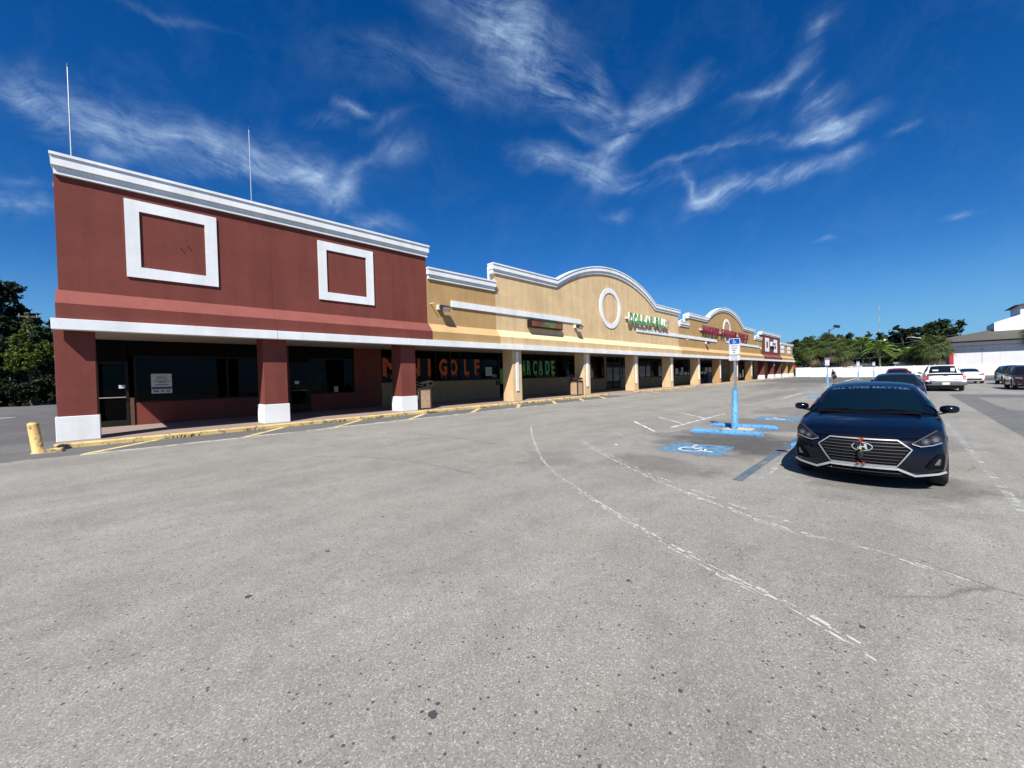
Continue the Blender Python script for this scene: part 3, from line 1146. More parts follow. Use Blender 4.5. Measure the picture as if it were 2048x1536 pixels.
def square_frame(sec, x0, x1, z0, z1, w, mat='white_trim'):
    f = MB()
    y0, y1 = WALL - .045, WALL + .01
    f.box(x0, x1, y0, y1, z1 - w, z1).box(x0, x1, y0, y1, z0, z0 + w)
    f.box(x0, x0 + w, y0, y1, z0 + w, z1 - w).box(x1 - w, x1, y0, y1, z0 + w, z1 - w)
    f.build('square_moulding', mat, sec)


def ring(sec, cx, cz, ro, ri):
    n = 48
    vs, fs = [], []
    for y in (WALL - .05, WALL + .01):
        for r in (ro, ri):
            vs += [(cx + r * math.cos(2 * PI * i / n), y, cz + r * math.sin(2 * PI * i / n)) for i in range(n)]
    for i in range(n):
        j = (i + 1) % n
        fs += [(i, j, n + j, n + i), (2 * n + i, 3 * n + i, 3 * n + j, 2 * n + j), (i, 2 * n + i, 2 * n + j, j), (n + i, n + j, 3 * n + j, 3 * n + i)]
    obj_from('round_moulding', vs, fs, 'white_trim', sec)


def ledge(sec, x0, x1, mat, joints=()):
    prof = [(WALL + .05, 4.465), (WALL - .002, 4.465), (YC - .28, 4.07), (WALL + .05, 4.07)]
    low = [(WALL + .05, 4.068), (YC - .278, 4.068), (YC - .278, 3.655), (WALL + .05, 3.655)]
    edges = [x0] + list(joints) + [x1]
    for a, b in zip(edges[:-1], edges[1:]):
        MB().prism(prof, 'x', a + (.004 if a != x0 else 0), b - (.004 if b != x1 else 0)).build('canopy_ledge', mat.replace('stucco', 'ledge'), sec)  # sloped top takes the lightened copy, sunlight put into its colour
        MB().prism(low, 'x', a + (.003 if a != x0 else 0), b - (.003 if b != x1 else 0)).build('canopy_band', mat, sec)


def column(sec, xr, mat, base=False, strip_=False, w=0.75):
    x0, x1 = xr - w, xr
    o = box('column', x0, x1, YC, YC + .82, SW, 3.56, mat, sec, 0.012)
    if base:
        b = box('column_base', x0 - .035, x1 + .035, YC - .035, YC + .855, SW, SW + .67, 'white_trim', o, 0.012)
    if strip_:
        box('column_strip', x0 + .25, x0 + .45, YC - .05, YC, 1.0, 3.28, 'white_trim', o)
    return o


def fascia(sec, edges):
    for a, b in zip(edges[:-1], edges[1:]):
        box('canopy_fascia', a + .008, b - .008, YC - .38, YC - .12, 3.37, 3.655, 'white_trim', sec, 0.008)


def bulkhead(sec, x0, x1, z1, mat, name='sill_wall', z0=SW):
    return box(name, x0, x1, YS, YS + .18, z0, z1, mat, sec)


def window(sec, x0, x1, z0, z1, mull=(), bar=0.05, hbar=None):
    f = MB()
    ya, yb = YS + .015, YS + .13
    f.box(x0, x1, ya, yb, z0, z0 + bar).box(x0, x1, ya, yb, z1 - bar, z1)
    xs = [x0] + list(mull) + [x1]
    f.box(x0, x0 + bar, ya, yb, z0 + bar, z1 - bar).box(x1 - bar, x1, ya, yb, z0 + bar, z1 - bar)
    for m in mull:
        f.box(m - bar / 2, m + bar / 2, ya, yb, z0 + bar, z1 - bar)
    o = f.build('window', 'bronze_frame', sec)
    for a, b in zip(xs[:-1], xs[1:]):
        box('pane', a + bar * .6, b - bar * .6, YS + .06, YS + .068, z0 + bar * .7, z1 - bar * .7, 'window_glass', o)
    return o


def door(sec, x0, x1, z1=2.75, mat='bronze_frame', handle='aluminium', hinge_left=True):
    f = MB()
    ya, yb = YS + .02, YS + .10
    b = .085
    f.box(x0, x0 + b, ya, yb, SW, z1).box(x1 - b, x1, ya, yb, SW, z1)
    f.box(x0 + b, x1 - b, ya, yb, z1 - b, z1).box(x0 + b, x1 - b, ya, yb, SW + .01, SW + .22)
    o = f.build('door', mat, sec)
    box('pane', x0 + b * .8, x1 - b * .8, YS + .05, YS + .058, SW + .2, z1 - b * .8, 'window_glass', o)
    MB().tube([(x0 + b, ya - .05, SW + 1.05), (x1 - b, ya - .05, SW + 1.05)], .018, 6).build('push_bar', handle, o)
    return o


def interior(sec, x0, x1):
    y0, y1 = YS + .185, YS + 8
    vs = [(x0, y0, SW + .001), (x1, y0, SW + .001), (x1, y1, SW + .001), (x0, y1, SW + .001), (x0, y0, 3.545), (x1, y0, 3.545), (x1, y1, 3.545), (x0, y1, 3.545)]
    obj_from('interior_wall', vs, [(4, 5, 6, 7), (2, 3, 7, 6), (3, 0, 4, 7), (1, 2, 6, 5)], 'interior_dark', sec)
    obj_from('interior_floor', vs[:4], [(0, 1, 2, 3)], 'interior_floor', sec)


def shell(sec, x0, x1, mat, roof_z=6.4):
    box('roof', x0 + .02, x1 - .02, WALL + .26, 52, roof_z - .12, roof_z, 'roof_membrane', sec)
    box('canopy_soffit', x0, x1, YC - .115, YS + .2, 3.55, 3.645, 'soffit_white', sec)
    box('rear_wall', x0 + .01, x1 - .01, 51.7, 51.95, .1, roof_z - .13, mat, sec)


# ---- near brick-red corner shop
secA = thing('corner_shop_building', 'brick red corner shop building with two white square mouldings and a white cornice', 'building', (0, 0, 0))
pA = [(-.96, CORN - .06), (10.6, CORN)]
cornice([(-1.0, CORN - .06), (10.70, CORN)], secA)
wall_panels(pA, [-.95, 4.10, 8.85, 10.58], 'red_stucco', secA)
square_frame(secA, .38, 2.54, 5.03, 7.29, .31)
square_frame(secA, 5.70, 7.93, 5.02, 7.29, .31)
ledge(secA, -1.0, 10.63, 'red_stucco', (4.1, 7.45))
fascia(secA, [-1.09, 4.12, 9.43])
shell(secA, -1.0, 10.58, 'red_stucco', 7.4)
box('side_wall', -.95, -.73, WALL + .255, 51.69, 3.66, 7.58, 'red_stucco', secA)
box('side_wall', -1.0, -.78, YS + .19, 51.69, .1, 3.655, 'red_stucco', secA)
for xr in (-.32, 4.48, 9.83):
    column(secA, xr, 'red_stucco', True)
bulkhead(secA, -1.0, -.46, 3.55, 'red_stucco', 'pier')
door(secA, -.45, .40, 2.76)
box('door_header', -.45, .40, YS + .02, YS + .17, 2.765, 3.55, 'header_dark', secA)
box('wood_post', .42, .53, YS - .04, YS + .15, SW, 1.42, 'wood_brown', secA)
bulkhead(secA, .55, 5.0, 1.23, 'red_stucco')
window(secA, .55, 5.0, 1.235, 2.98, (3.42,), .06)
box('window_header', .42, 5.0, YS + .02, YS + .17, 2.985, 3.55, 'header_dark', secA)
bulkhead(secA, 5.0, 5.78, 3.55, 'red_stucco', 'pier')
door(secA, 5.78, 6.68, 2.76)
box('door_header', 5.78, 6.68, YS + .02, YS + .17, 2.765, 3.55, 'header_dark', secA)
bulkhead(secA, 6.70, 8.86, 1.23, 'red_stucco')
window(secA, 6.70, 8.86, 1.235, 2.98, (), .06)
box('window_header', 6.70, 8.86, YS + .02, YS + .17, 2.985, 3.55, 'header_dark', secA)
bulkhead(secA, 8.87, 10.36, 3.55, 'red_stucco', 'pier')
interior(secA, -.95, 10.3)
# rusty stubs of an old sign
for (x, z) in ((1.62, 6.10), (1.78, 6.22)):
    MB().tube([(x, WALL + .02, z), (x + .015, WALL - .06, z - .015)], .012, 6).build('bracket_stub', 'lid_brown', secA)

# ---- low ochre bay with the mini golf window
secB = thing('low_shop_building', 'low ochre shop bay between the red corner shop and the large arch', 'building')
cornice([(10.59, 7.12), (15.02, 7.12)], secB)
wall_panels([(10.58, 7.12), (15.05, 7.12)], [10.585, 12.95, 15.045], 'ochre_stucco', secB)
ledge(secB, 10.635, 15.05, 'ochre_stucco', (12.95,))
fascia(secB, [9.43, 16.60])
shell(secB, 10.58, 15.05, 'ochre_stucco', 6.4)
bulkhead(secB, 10.37, 15.05, 1.68, 'storefront_tan')
window(secB, 10.37, 15.05, 1.685, 3.55, (12.15, 13.96), .05)
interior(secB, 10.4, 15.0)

# ---- large light tan arch
secC = thing('arched_shop_building', 'light tan shop building under the larger and nearer white arched cornice', 'building')
pC = arch_path(15.05, 20.5, 35.0, 40.35, CORN, 10.0)
cornice([(14.78, CORN)] + pC[1:-1] + [(40.62, CORN)], secC)
wall_panels(pC, [15.055, 17.9, 20.55, 23.9, 31.9, 36.6, 40.345], 'tan_stucco', secC)
ring(secC, 27.22, 6.92, 1.55, 1.19)
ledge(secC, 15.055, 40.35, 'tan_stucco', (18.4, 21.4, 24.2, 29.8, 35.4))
fascia(secC, [16.60, 23.8, 31.1, 38.4])
shell(secC, 15.05, 40.35, 'tan_stucco', 6.4)
box('parapet_return', 15.06, 15.30, WALL + .31, WALL + .62, 6.4, CORN - .05, 'white_trim', secC)
box('parapet_return', 40.10, 40.34, WALL + .31, WALL + .62, 6.4, CORN - .05, 'white_trim', secC)
for xr in (16.98, 24.20, 31.50, 38.80):
    column(secC, xr, 'tan_stucco', False, True)
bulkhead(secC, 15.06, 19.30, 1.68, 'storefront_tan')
window(secC, 15.06, 19.30, 1.685, 3.55, (15.81, 17.70), .05)
door(secC, 19.32, 20.30, 3.0)
box('door_header', 19.32, 20.30, YS + .02, YS + .17, 3.005, 3.55, 'header_dark', secC)
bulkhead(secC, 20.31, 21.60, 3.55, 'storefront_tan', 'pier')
bulkhead(secC, 21.61, 28.42, 1.68, 'storefront_tan')
window(secC, 21.61, 28.42, 1.685, 3.55, (22.85, 24.30, 25.80, 27.08), .05)
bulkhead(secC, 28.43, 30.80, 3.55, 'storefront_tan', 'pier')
bulkhead(secC, 30.81, 33.28, 1.46, 'storefront_tan')
window(secC, 30.81, 33.28, 1.465, 3.50, (31.6, 32.9), .06)
door(secC, 33.60, 34.95, 2.9)
door(secC, 34.96, 36.30, 2.9)
window(secC, 33.60, 36.30, 2.905, 3.55, (34.95,), .05)
bulkhead(secC, 33.29, 33.59, 3.55, 'storefront_tan', 'pier')
bulkhead(secC, 36.31, 38.3, 1.40, 'storefront_tan')
window(secC, 36.31, 38.3, 1.405, 3.50, (36.8,), .06)
bulkhead(secC, 38.31, 40.2, 3.55, 'storefront_tan', 'pier')
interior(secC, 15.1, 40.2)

# ---- second, farther arch
secD = thing('arched_shop_building', 'ochre shop building under the farther white arch with big red lettering', 'building')
cornice([(40.64, 7.10), (43.05, 7.10)], secD)
pD = arch_path(43.2, 48.7, 63.4, 69.3, CORN, 9.95)
cornice([(42.95, CORN)] + pD[1:-1] + [(69.55, CORN)], secD)
cornice([(69.57, 7.10), (73.75, 7.10)], secD)
wall_panels([(40.35, 7.10), (43.2, 7.10)], [40.355, 43.195], 'ochre_stucco', secD)
wall_panels(pD, [43.2, 48.8, 56.0, 63.4, 69.3], 'ochre_stucco', secD)
wall_panels([(69.3, 7.10), (74.1, 7.10)], [69.305, 74.095], 'ochre_stucco', secD)
ring(secD, 56.0, 7.02, 1.55, 1.19)
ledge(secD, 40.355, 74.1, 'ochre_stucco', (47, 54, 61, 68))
fascia(secD, [38.4, 45.7, 52.9, 60.2, 67.5, 74.9])
shell(secD, 40.35, 74.1, 'ochre_stucco', 6.4)
box('parapet_return', 43.21, 43.45, WALL + .31, WALL + .62, 6.4, CORN - .05, 'white_trim', secD)
for a in (41.6, 72.0):
    MB().tube([(a, WALL + 2.2, 6.4), (a + 1.0, WALL + .35, 7.5)], .05, 6).build('parapet_brace', 'galvanised', secD)
for xr in (46.10, 53.35, 60.55, 67.85):
    column(secD, xr, 'ochre_stucco' if xr > 50 else 'tan_stucco', False, True)
bulkhead(secD, 40.36, 46.35, 1.40, 'storefront_tan')
window(secD, 40.36, 46.35, 1.405, 3.50, (42.0, 43.3, 44.8), .07)
bulkhead(secD, 46.36, 49.55, 3.55, 'storefront_tan', 'pier')
bulkhead(secD, 49.56, 55.05, 1.44, 'storefront_tan')
window(secD, 49.56, 55.05, 1.445, 3.50, (51.3, 52.9, 54.2), .07)
bulkhead(secD, 55.06, 58.95, 3.55, 'storefront_tan', 'pier')
bulkhead(secD, 58.96, 63.85, 1.0, 'storefront_tan')
window(secD, 58.96, 63.85, 1.005, 3.50, (60.4, 62.1), .08)
bulkhead(secD, 63.86, 74.05, 3.55, 'storefront_tan', 'pier')
interior(secD, 40.4, 74.0)

# ---- far red bay and the last tan bay
secE = thing('far_red_shop_building', 'far red shop bay with two narrow white rectangles', 'building')
cornice([(73.85, 8.18), (87.75, 8.18)], secE)
wall_panels([(74.1, 8.18), (87.6, 8.18)], [74.1, 87.6], 'red_stucco', secE)
square_frame(secE, 76.3, 78.95, 4.97, 7.26, .62)
square_frame(secE, 82.55, 85.05, 4.95, 7.24, .62)
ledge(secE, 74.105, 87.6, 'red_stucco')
fascia(secE, [74.9, 81.5, 88.0])
shell(secE, 74.11, 87.59, 'red_stucco', 6.4)
box('parapet_return', 74.11, 74.35, WALL + .31, WALL + .62, 6.4, 8.1, 'white_trim', secE)
for xr in (75.45, 82.15, 87.9):
    column(secE, xr, 'red_stucco', True)
bulkhead(secE, 74.06, 77.9, 3.55, 'red_stucco', 'pier')
door(secE, 77.95, 79.4, 2.9)
door(secE, 79.42, 80.9, 2.9)
box('door_header', 77.92, 80.92, YS + .02, YS + .17, 2.905, 3.55, 'header_dark', secE)
bulkhead(secE, 80.95, 87.55, 3.55, 'red_stucco', 'pier')
interior(secE, 74.2, 87.5)

secF = thing('end_shop_building', 'last tan shop bay at the far end beside the white fence', 'building')
cornice([(87.77, 7.0), (99.6, 7.0)], secF)
wall_panels([(87.6, 7.0), (99.4, 7.0)], [87.605, 99.4], 'ochre_stucco', secF)
square_frame(secF, 88.1, 91.1, 5.05, 6.42, .75)
square_frame(secF, 94.3, 97.25, 5.02, 6.40, .75)
ledge(secF, 87.605, 99.4, 'ochre_stucco')
fascia(secF, [88.0, 94.0, 99.6])
shell(secF, 87.61, 99.4, 'ochre_stucco', 6.4)
box('side_wall', 99.15, 99.4, WALL + .255, 51.69, 3.66, 6.45, 'ochre_stucco', secF)
box('side_wall', 99.15, 99.4, YS + .19, 51.69, .1, 3.655, 'ochre_stucco', secF)
for xr in (94.1, 100.0):
    column(secF, xr, 'ochre_stucco', True)
bulkhead(secF, 87.56, 99.14, 3.55, 'ochre_stucco', 'pier')

# ================================================================ lettering and signs on the strip
GY = YS + .05      # just in front of the panes


def drips(par, mat, x0, x1, z0, seed):
    rr = random.Random(seed)
    n = rr.randint(2, 3)
    for k in range(n):
        c = x0 + (x1 - x0) * (k + .5 + rr.uniform(-.25, .25)) / n
        w = rr.uniform(.018, .034)
        l = rr.uniform(.06, .20)
        MB().add([(c - w, GY - .001, z0 + .10), (c + w, GY - .001, z0 + .10), (c + w * .7, GY - .001, z0 - l), (c, GY - .001, z0 - l - .03), (c - w * .7, GY - .001, z0 - l)], [(0, 1, 2, 3, 4)]).build('paint_drip', mat, par)


def window_letters(name, label, items, z0, z1, mat, bold):
    root = thing(name, label, 'lettering', (0, 0, 0))
    for i, (ch, a, b) in enumerate(items):
        o = letter('letter', ch, a, b, z0, z1, GY, mat, root, bold)
        drips(o, mat, a + .04, b - .04, z0, ord(ch) % 7 + i)
    return root


window_letters('window_lettering', 'dripping orange MINI GOLF letters painted on the shop window', [
    ('M', 10.48, 11.45), ('I', 11.72, 11.90), ('N', 12.12, 12.85), ('I', 13.40, 13.60), ('G', 14.22, 14.82), ('O', 15.02, 15.62), ('L', 16.18, 16.62), ('F', 17.06, 17.50)], 2.05, 3.06, 'orange_paint', .035)
window_letters('window_lettering', 'dripping green ARCADE letters painted on the shop window', [
    ('A', 21.75, 22.12), ('R', 22.28, 22.70), ('C', 23.00, 23.44), ('A', 23.66, 24.16), ('D', 24.50, 25.00), ('E', 25.25, 25.68)], 1.98, 3.06, 'green_paint', .03)

# store name in green channel letters, the last letter has lost its face
sg = thing('store_sign', 'green raised letters reading DOLLAR PLUS on the tan wall', 'sign', (0, 0, 0))
xx = 29.72
for ch in 'DOLLAR PLUS':
    if ch == ' ':
        xx += .34
        continue
    w = .66
    last = (ch == 'S')
    letter('letter', ch, xx, xx + w, 6.02, 6.86, WALL - .16, 'sign_faded' if last else 'sign_green', sg, .05, .13, 'sign_ivory')
    xx += .745
box('raceway', 29.5, 37.6, WALL - .15, WALL, 6.34, 6.46, 'sign_ivory', sg)
sg = thing('store_sign', 'dark red raised letters reading HARBOR FREIGHT TOOLS on the far ochre wall', 'sign', (0, 0, 0))
xx = 46.75
for ch in 'HARBOR FREIGHT TOOLS':
    if ch == ' ':
        xx += .62
        continue
    w = .42 if ch == 'I' else .78
    letter('letter', ch, xx, xx + w, 6.18, 7.08, WALL - .16, 'sign_red', sg, .03, .12, 'sign_side_red')
    xx += .98 if ch != 'I' else .62
box('raceway', 46.2, 65.3, WALL - .15, WALL, 6.52, 6.66, 'sign_ivory', sg)

# white sign boards running along the wall
for (a, b, lab) in ((11.98, 23.18, 'long white board on the wall above the small orange light box'), (31.35, 51.9, 'long white board on the wall below the green store letters'), (61.8, 72.2, 'white board on the far ochre wall right of the red letters')):
    tag(box('sign_board', a, b, WALL - .07, WALL - .001, 5.40, 5.71, 'white_trim'), lab, 'board')


def lightbox_face():
    m, nt, b = nodes_of('lightbox_face')
    p = wpos(nt)
    sp = N(nt, 'ShaderNodeSeparateXYZ')
    nt.links.new(p, sp.inputs[0])
    t = fmath(nt, 'DIVIDE', fmath(nt, 'SUBTRACT', sp.outputs[0], 17.6), 3.1, clamp=True)
    r = N(nt, 'ShaderNodeValToRGB')
    nt.links.new(t, r.inputs[0])
    e = r.color_ramp.elements
    e[0].color = (.34, .10, .02, 1)
    e[1].color = (.26, .16, .05, 1)
    for pos, c in ((.28, (.22, .05, .03, 1)), (.5, (.20, .22, .05, 1)), (.68, (.16, .24, .06, 1)), (.84, (.30, .08, .03, 1))):
        q = e.new(pos)
        q.color = c
    nz = fnoise(nt, p, 6, 4)
    nt.links.new(fmix(nt, 1.0, r.outputs[0], framp(nt, nz, [(.3, .5), (.7, .95)]), 'MULTIPLY'), b.inputs['Base Color'])
    b.inputs['Roughness'].default_value = .3
    MATS['lightbox_face'] = m


lightbox_face()
lb = thing('lightbox_sign', 'small orange and green light box sign under the long white board', 'sign', (0, 0, 0))
MB().box(17.62, 20.74, WALL - .30, WALL - .002, 4.79, 5.23).build('cabinet', 'bronze_frame', lb)
box('face', 17.70, 20.66, WALL - .306, WALL - .301, 4.85, 5.17, 'lightbox_face', lb)
text_on('lettering', 'Panda', 18.55, WALL - .309, 5.09, .13, 'ink_dark', lb, .62, .01)
text_on('lettering', 'Chef', 19.15, WALL - .309, 4.94, .14, 'ink_dark', lb, .52, .01)
wb = thing('lightbox_sign', 'little white sign box between the narrow rectangles of the far red bay', 'sign', (0, 0, 0))
box('cabinet', 79.9, 82.5, WALL - .28, WALL - .002, 6.0, 6.7, 'sign_white', wb)
for i, (u0, u1) in enumerate(((80.3, 80.9), (81.0, 81.45), (81.55, 82.2))):
    box('mark', u0, u1, WALL - .286, WALL - .281, 6.12 + .05 * i, 6.55, 'ink_blue', wb)


def floodlight(x, z, label):
    r = thing('floodlight', label, 'light', (x, WALL, z), 0, 'wall floodlights')
    MB().box(-.26, -.08, -.16, -.001, -.12, .10).build('mount', 'sign_ivory', r)
    hd_ = MB().prism([(-.16, -.12), (-.16, .12), (.02, .10), (.12, .03), (.12, -.06), (.02, -.11)], 'x', -.22, .26).build('head', 'dark_metal', r)
    hd_.location = (0, -.29, -.02)
    hd_.rotation_euler = (math.radians(38), 0, 0)
    box('lens', -.19, .23, -.167, -.161, -.095, .095, 'lamp_glass', hd_)
    return r


floodlight(11.38, 5.30, 'wall floodlight left of the long white board, beside the red shop')
floodlight(22.62, 5.20, 'wall floodlight under the right end of the long white board')
floodlight(48.25, 5.19, 'wall floodlight below the start of the dark red letters')
floodlight(73.3, 5.42, 'wall floodlight next to the far red bay')
for (x, z, lab) in ((10.78, 5.42, 'thin pipe stub sticking out of the ochre wall beside the red shop'), (42.3, 5.25, 'pipe stub sticking out of the ochre wall right of the larger arch')):
    tag(MB().tube([(x, WALL + .02, z), (x, WALL - .28, z)], .025, 8).build('pipe_stub', 'sign_ivory'), lab, 'pipe')

# antenna poles on the red parapet
for (x, top, lab) in ((-.62, 10.78, 'thin metal pole on the roof at the left corner of the red shop'), (3.66, 10.86, 'thin metal pole on the roof between the two square mouldings')):
    r = thing('roof_pole', lab, 'pole', (x, WALL + .42, 7.4), 0, 'metal poles on the red roof')
    MB().tube([(0, 0, 0), (0, 0, top - 7.4)], [.02, .013], 8).build('mast', 'galvanised', r)
    MB().tube([(0, 0, top - 7.42), (0, 0, top - 7.34)], [.024, .018], 8).build('cap', 'dark_metal', r)

# ---- posters and papers on the shop glass
pst = thing('window_poster', 'white real estate poster in the first shop window of the red shop', 'poster', (0, 0, 0))
box('sheet', 1.02, 1.62, GY - .012, GY - .004, 1.55, 2.30, 'paper_white', pst)
text_on('lettering', 'SRG', 1.32, GY - .014, 2.16, .13, 'ink_dark', pst, .30)
for z, w in ((2.02, .46), (1.97, .22), (1.88, .40)):
    box('text_line', 1.32 - w / 2, 1.32 + w / 2, GY - .0145, GY - .0125, z - .012, z + .012, 'ink_dark', pst)
box('phone_band', 1.03, 1.61, GY - .0145, GY - .0125, 1.71, 1.80, 'ink_blue', pst)
for k in range(9):
    if k not in (3, 6):
        box('text_line', 1.08 + .054 * k, 1.12 + .054 * k, GY - .0145, GY - .0125, 1.60, 1.67, 'ink_dark', pst)
dp = thing('door_notice', 'small white notice on the glass of the first door', 'notice', (0, 0, 0))
box('sheet', .14, .31, YS + .040, YS + .046, 1.78, 1.90, 'paper_white', dp)
dp = thing('door_notice', 'small white notice on the glass of the second dark door', 'notice', (0, 0, 0))
box('sheet', 6.02, 6.20, YS + .040, YS + .046, 1.76, 1.90, 'paper_white', dp)
col_p = thing('window_poster', 'tall column of faded papers taped inside the narrow window', 'poster', (0, 0, 0))
for z0_, z1_, dx in ((2.62, 2.70, .0), (2.45, 2.58, .01), (2.18, 2.38, .0), (1.86, 2.14, .03), (1.62, 1.82, .0), (1.46, 1.60, .0)):
    box('paper', 6.92 + dx, 7.22 + dx, GY + .03, GY + .036, z0_, z1_, 'paper_dull', col_p)
tag(box('window_card', 7.82, 8.02, GY - .01, GY - .004, 1.30, 1.58, 'concrete_pad'), 'small tan card standing at the bottom of the narrow window', 'card')
gp = thing('window_poster', 'ruled white price sheet in the last mini golf window', 'poster', (0, 0, 0))
box('sheet', 18.05, 18.62, GY - .012, GY - .004, 1.95, 2.55, 'paper_white', gp)
for k in range(6):
    box('text_line', 18.10, 18.57, GY - .0145, GY - .0125, 2.04 + .085 * k, 2.065 + .085 * k, 'ink_dark', gp)
nb = thing('window_lettering', 'white street number low on the last mini golf window', 'lettering', (0, 0, 0))
text_on('digits', '901', 18.85, GY - .002, 1.94, .22, 'paper_white', nb, .42)
tag(box('door_banner', 19.42, 20.20, YS + .038, YS + .045, 1.35, 2.42, 'poster_green'), 'green banner on the door between the orange and green letters', 'banner')
tag(box('mail_box', 18.95, 19.22, YS - .09, YS - .001, 1.28, 1.60, 'black_plastic', None, .01), 'small black box on the wall under the street number', 'box')
bp = thing('wall_notice', 'large pale notice board on the blank wall under the far red letters', 'notice', (0, 0, 0))
box('sheet', 68.2, 70.35, YS - .03, YS - .001, 1.75, 3.05, 'paper_dull', bp)
for k in range(5):
    box('text_line', 68.45, 70.1 - .2 * (k % 2), YS - .036, YS - .031, 1.95 + .22 * k, 2.05 + .22 * k, 'ink_dark', bp)
for (a, b, z0_, z1_) in ((50.2, 51.1, 1.6, 2.35), (52.0, 52.7, 1.6, 2.5), (62.3, 63.6, 1.7, 2.5), (60.9, 61.9, 1.7, 2.5)):
    tag(box('window_poster', a, b, GY - .01, GY - .004, z0_, z1_, 'paper_white'), 'plain white sheet inside the shop window at %s' % {50.2: 'the left pane under the farther low roof', 52.0: 'the middle pane under the farther low roof', 62.3: 'the right pane under the red letters', 60.9: 'the middle pane under the red letters'}[a], 'poster')
bm = thing('drinks_machine', 'dull blue cabinet standing under the window beneath the red letters', 'cabinet', (61.2, YS - .45, SW))
MB().box(-1.5, 1.5, -.38, .4, .05, 1.15).build('body', 'blue_equipment', bm, False, .03)
for k in range(2):
    box('panel', -1.35 + 1.4 * k, -.1 + 1.4 * k, -.395, -.381, .2, 1.0, 'ink_blue', bm)
MB().box(-1.4, 1.4, -.33, .35, 0, .05).build('plinth', 'black_plastic', bm)
# things seen dimly through the first window
tb = thing('folding_table', 'white folding table inside behind the first shop window', 'table', (3.05, YS + 1.1, SW))
box('top', -.62, .62, -.3, .3, .72, .76, 'paper_white', tb)
for sx in (-.5, .5):
    for sy in (-.22, .22):
        MB().tube([(sx, sy, 0), (sx, sy, .72)], .02, 6).build('leg', 'galvanised', tb)
for k, x in enumerate((3.45, 3.62)):
    tag(MB().tube([(x, YS + 1.05, SW + .76), (x, YS + 1.05, SW + .98), (x, YS + 1.05, SW + 1.02), (x, YS + 1.05, SW + 1.10)], [.05, .05, .02, .02], 10).build('bottle', 'paper_white'), ('pale bottle on the indoor table, nearer its middle', 'pale bottle on the indoor table, nearer its right end')[k], 'bottle')

# ================================================================ street furniture
def trash_bin(x, y, label, lid_ok):
    r = thing('trash_bin', label, 'trash bin', (x, y, SW), 0, 'pebble panel trash bins')
    h = .98
    s = .31
    for sx in (-1, 1):
        for sy in (-1, 1):
            MB().box(sx * s - .035, sx * s + .035, sy * s - .035, sy * s + .035, 0, h).build('corner_post', 'lid_brown', r)
    MB().box(-s, s, -s, s, .02, .07).build('base', 'lid_brown', r)
    MB().box(-s - .04, s + .04, -s - .04, s + .04, h - .02, h + .03).build('rim', 'lid_brown', r)
    for (a, b, c, d) in ((-s + .04, s - .04, -s - .01, -s + .02), (-s + .04, s - .04, s - .02, s + .01)):
        box('pebble_panel', a, b, c, d, .07, h - .025, 'pebble_panel', r)
        box('pebble_panel', c, d, a, b, .07, h - .025, 'pebble_panel', r)
    # rounded lid with openings
    n = 7
    prof = []
    for i in range(n + 1):
        t = PI * i / n
        prof.append((-(s + .03) * math.cos(t), .14 + .10 * math.sin(t)))
    vs, fs = [], []
    for yy in (-s - .03, s + .03):
        vs += [(px, yy, pz) for px, pz in prof] + [(px * .93, yy, pz - .03) for px, pz in prof]
    m = n + 1
    for i in range(n):
        fs += [(i, i + 1, 2 * m + i + 1, 2 * m + i), (m + i, 3 * m + i, 3 * m + i + 1, m + i + 1), (i, m + i, m + i + 1, i + 1), (2 * m + i, 2 * m + i + 1, 3 * m + i + 1, 3 * m + i)]
    fs += [(0, 2 * m, 3 * m, m), (n, m + n, 3 * m + n, 2 * m + n)]
    lid = obj_from('lid', vs, fs, 'lid_brown', r, False)
    for sy in (-1, 1):
        MB().box(-.07, .07, sy * (s + .01) - .012, sy * (s + .01) + .012, 0, .23).build('lid_divider', 'lid_brown', lid)
    MB().box(-s - .02, s + .02, -s - .02, s + .02, .0, .04).build('lid_rim', 'lid_brown', lid)
    if lid_ok:
        lid.location = (0, 0, h + .031)
    else:
        # lid turned over and slipped, its curled end sticks up to the right
        lid.location = (.14, 0, h + .31)
        lid.rotation_euler = (PI, math.radians(-9), 0)
    return r


trash_bin(10.30, 16.25, 'pebble sided trash bin with its lid tipped over, beside a red column', False)
trash_bin(22.98, 16.30, 'pebble sided trash bin with a round brown lid, beside a tan column', True)

bo = thing('bollard', 'leaning yellow steel bollard with flaking paint at the corner of the red shop', 'bollard', (-1.34, 15.06, gz(15.06)))
bp_ = MB().tube([(0, 0, -.1), (0, 0, .70), (0, 0, .745), (0, 0, .77)], [.10, .10, .088, .045], 20).build('post', 'bollard_yellow', bo, True)
bp_.rotation_euler = (math.radians(2), math.radians(-5), 0)
MB().tube([(0, 0, -.02), (0, 0, .012)], [.15, .12], 14).build('footing', 'concrete_pad', bo)


def wheel_stop(x, y, rot, label, length=1.85):
    prof = [(-.10, 0), (-.10, .05), (-.065, .125), (.065, .125), (.10, .05), (.10, 0)]
    h = length / 2
    vs, fs = [], []
    ends = [(-h, .55), (-h + .09, 1), (-h * .3, 1), (h * .3, 1), (h - .09, 1), (h, .55)]
    for (t, k) in ends:
        vs += [(px, t, pz * k + .004) for px, pz in prof]
    m = len(prof)
    for i in range(len(ends) - 1):
        for j in range(m):
            j2 = (j + 1) % m
            fs.append((i * m + j, i * m + j2, (i + 1) * m + j2, (i + 1) * m + j))
    fs += [tuple(range(m))[::-1], tuple(range((len(ends) - 1) * m, len(ends) * m))]
    o = obj_from('wheel_stop', vs, fs, 'stop_blue', None)
    o.location = (x, y, gz(y))
    o.rotation_euler = (0, 0, rot)
    return tag(o, label, 'wheel stop', 'blue concrete wheel stops')


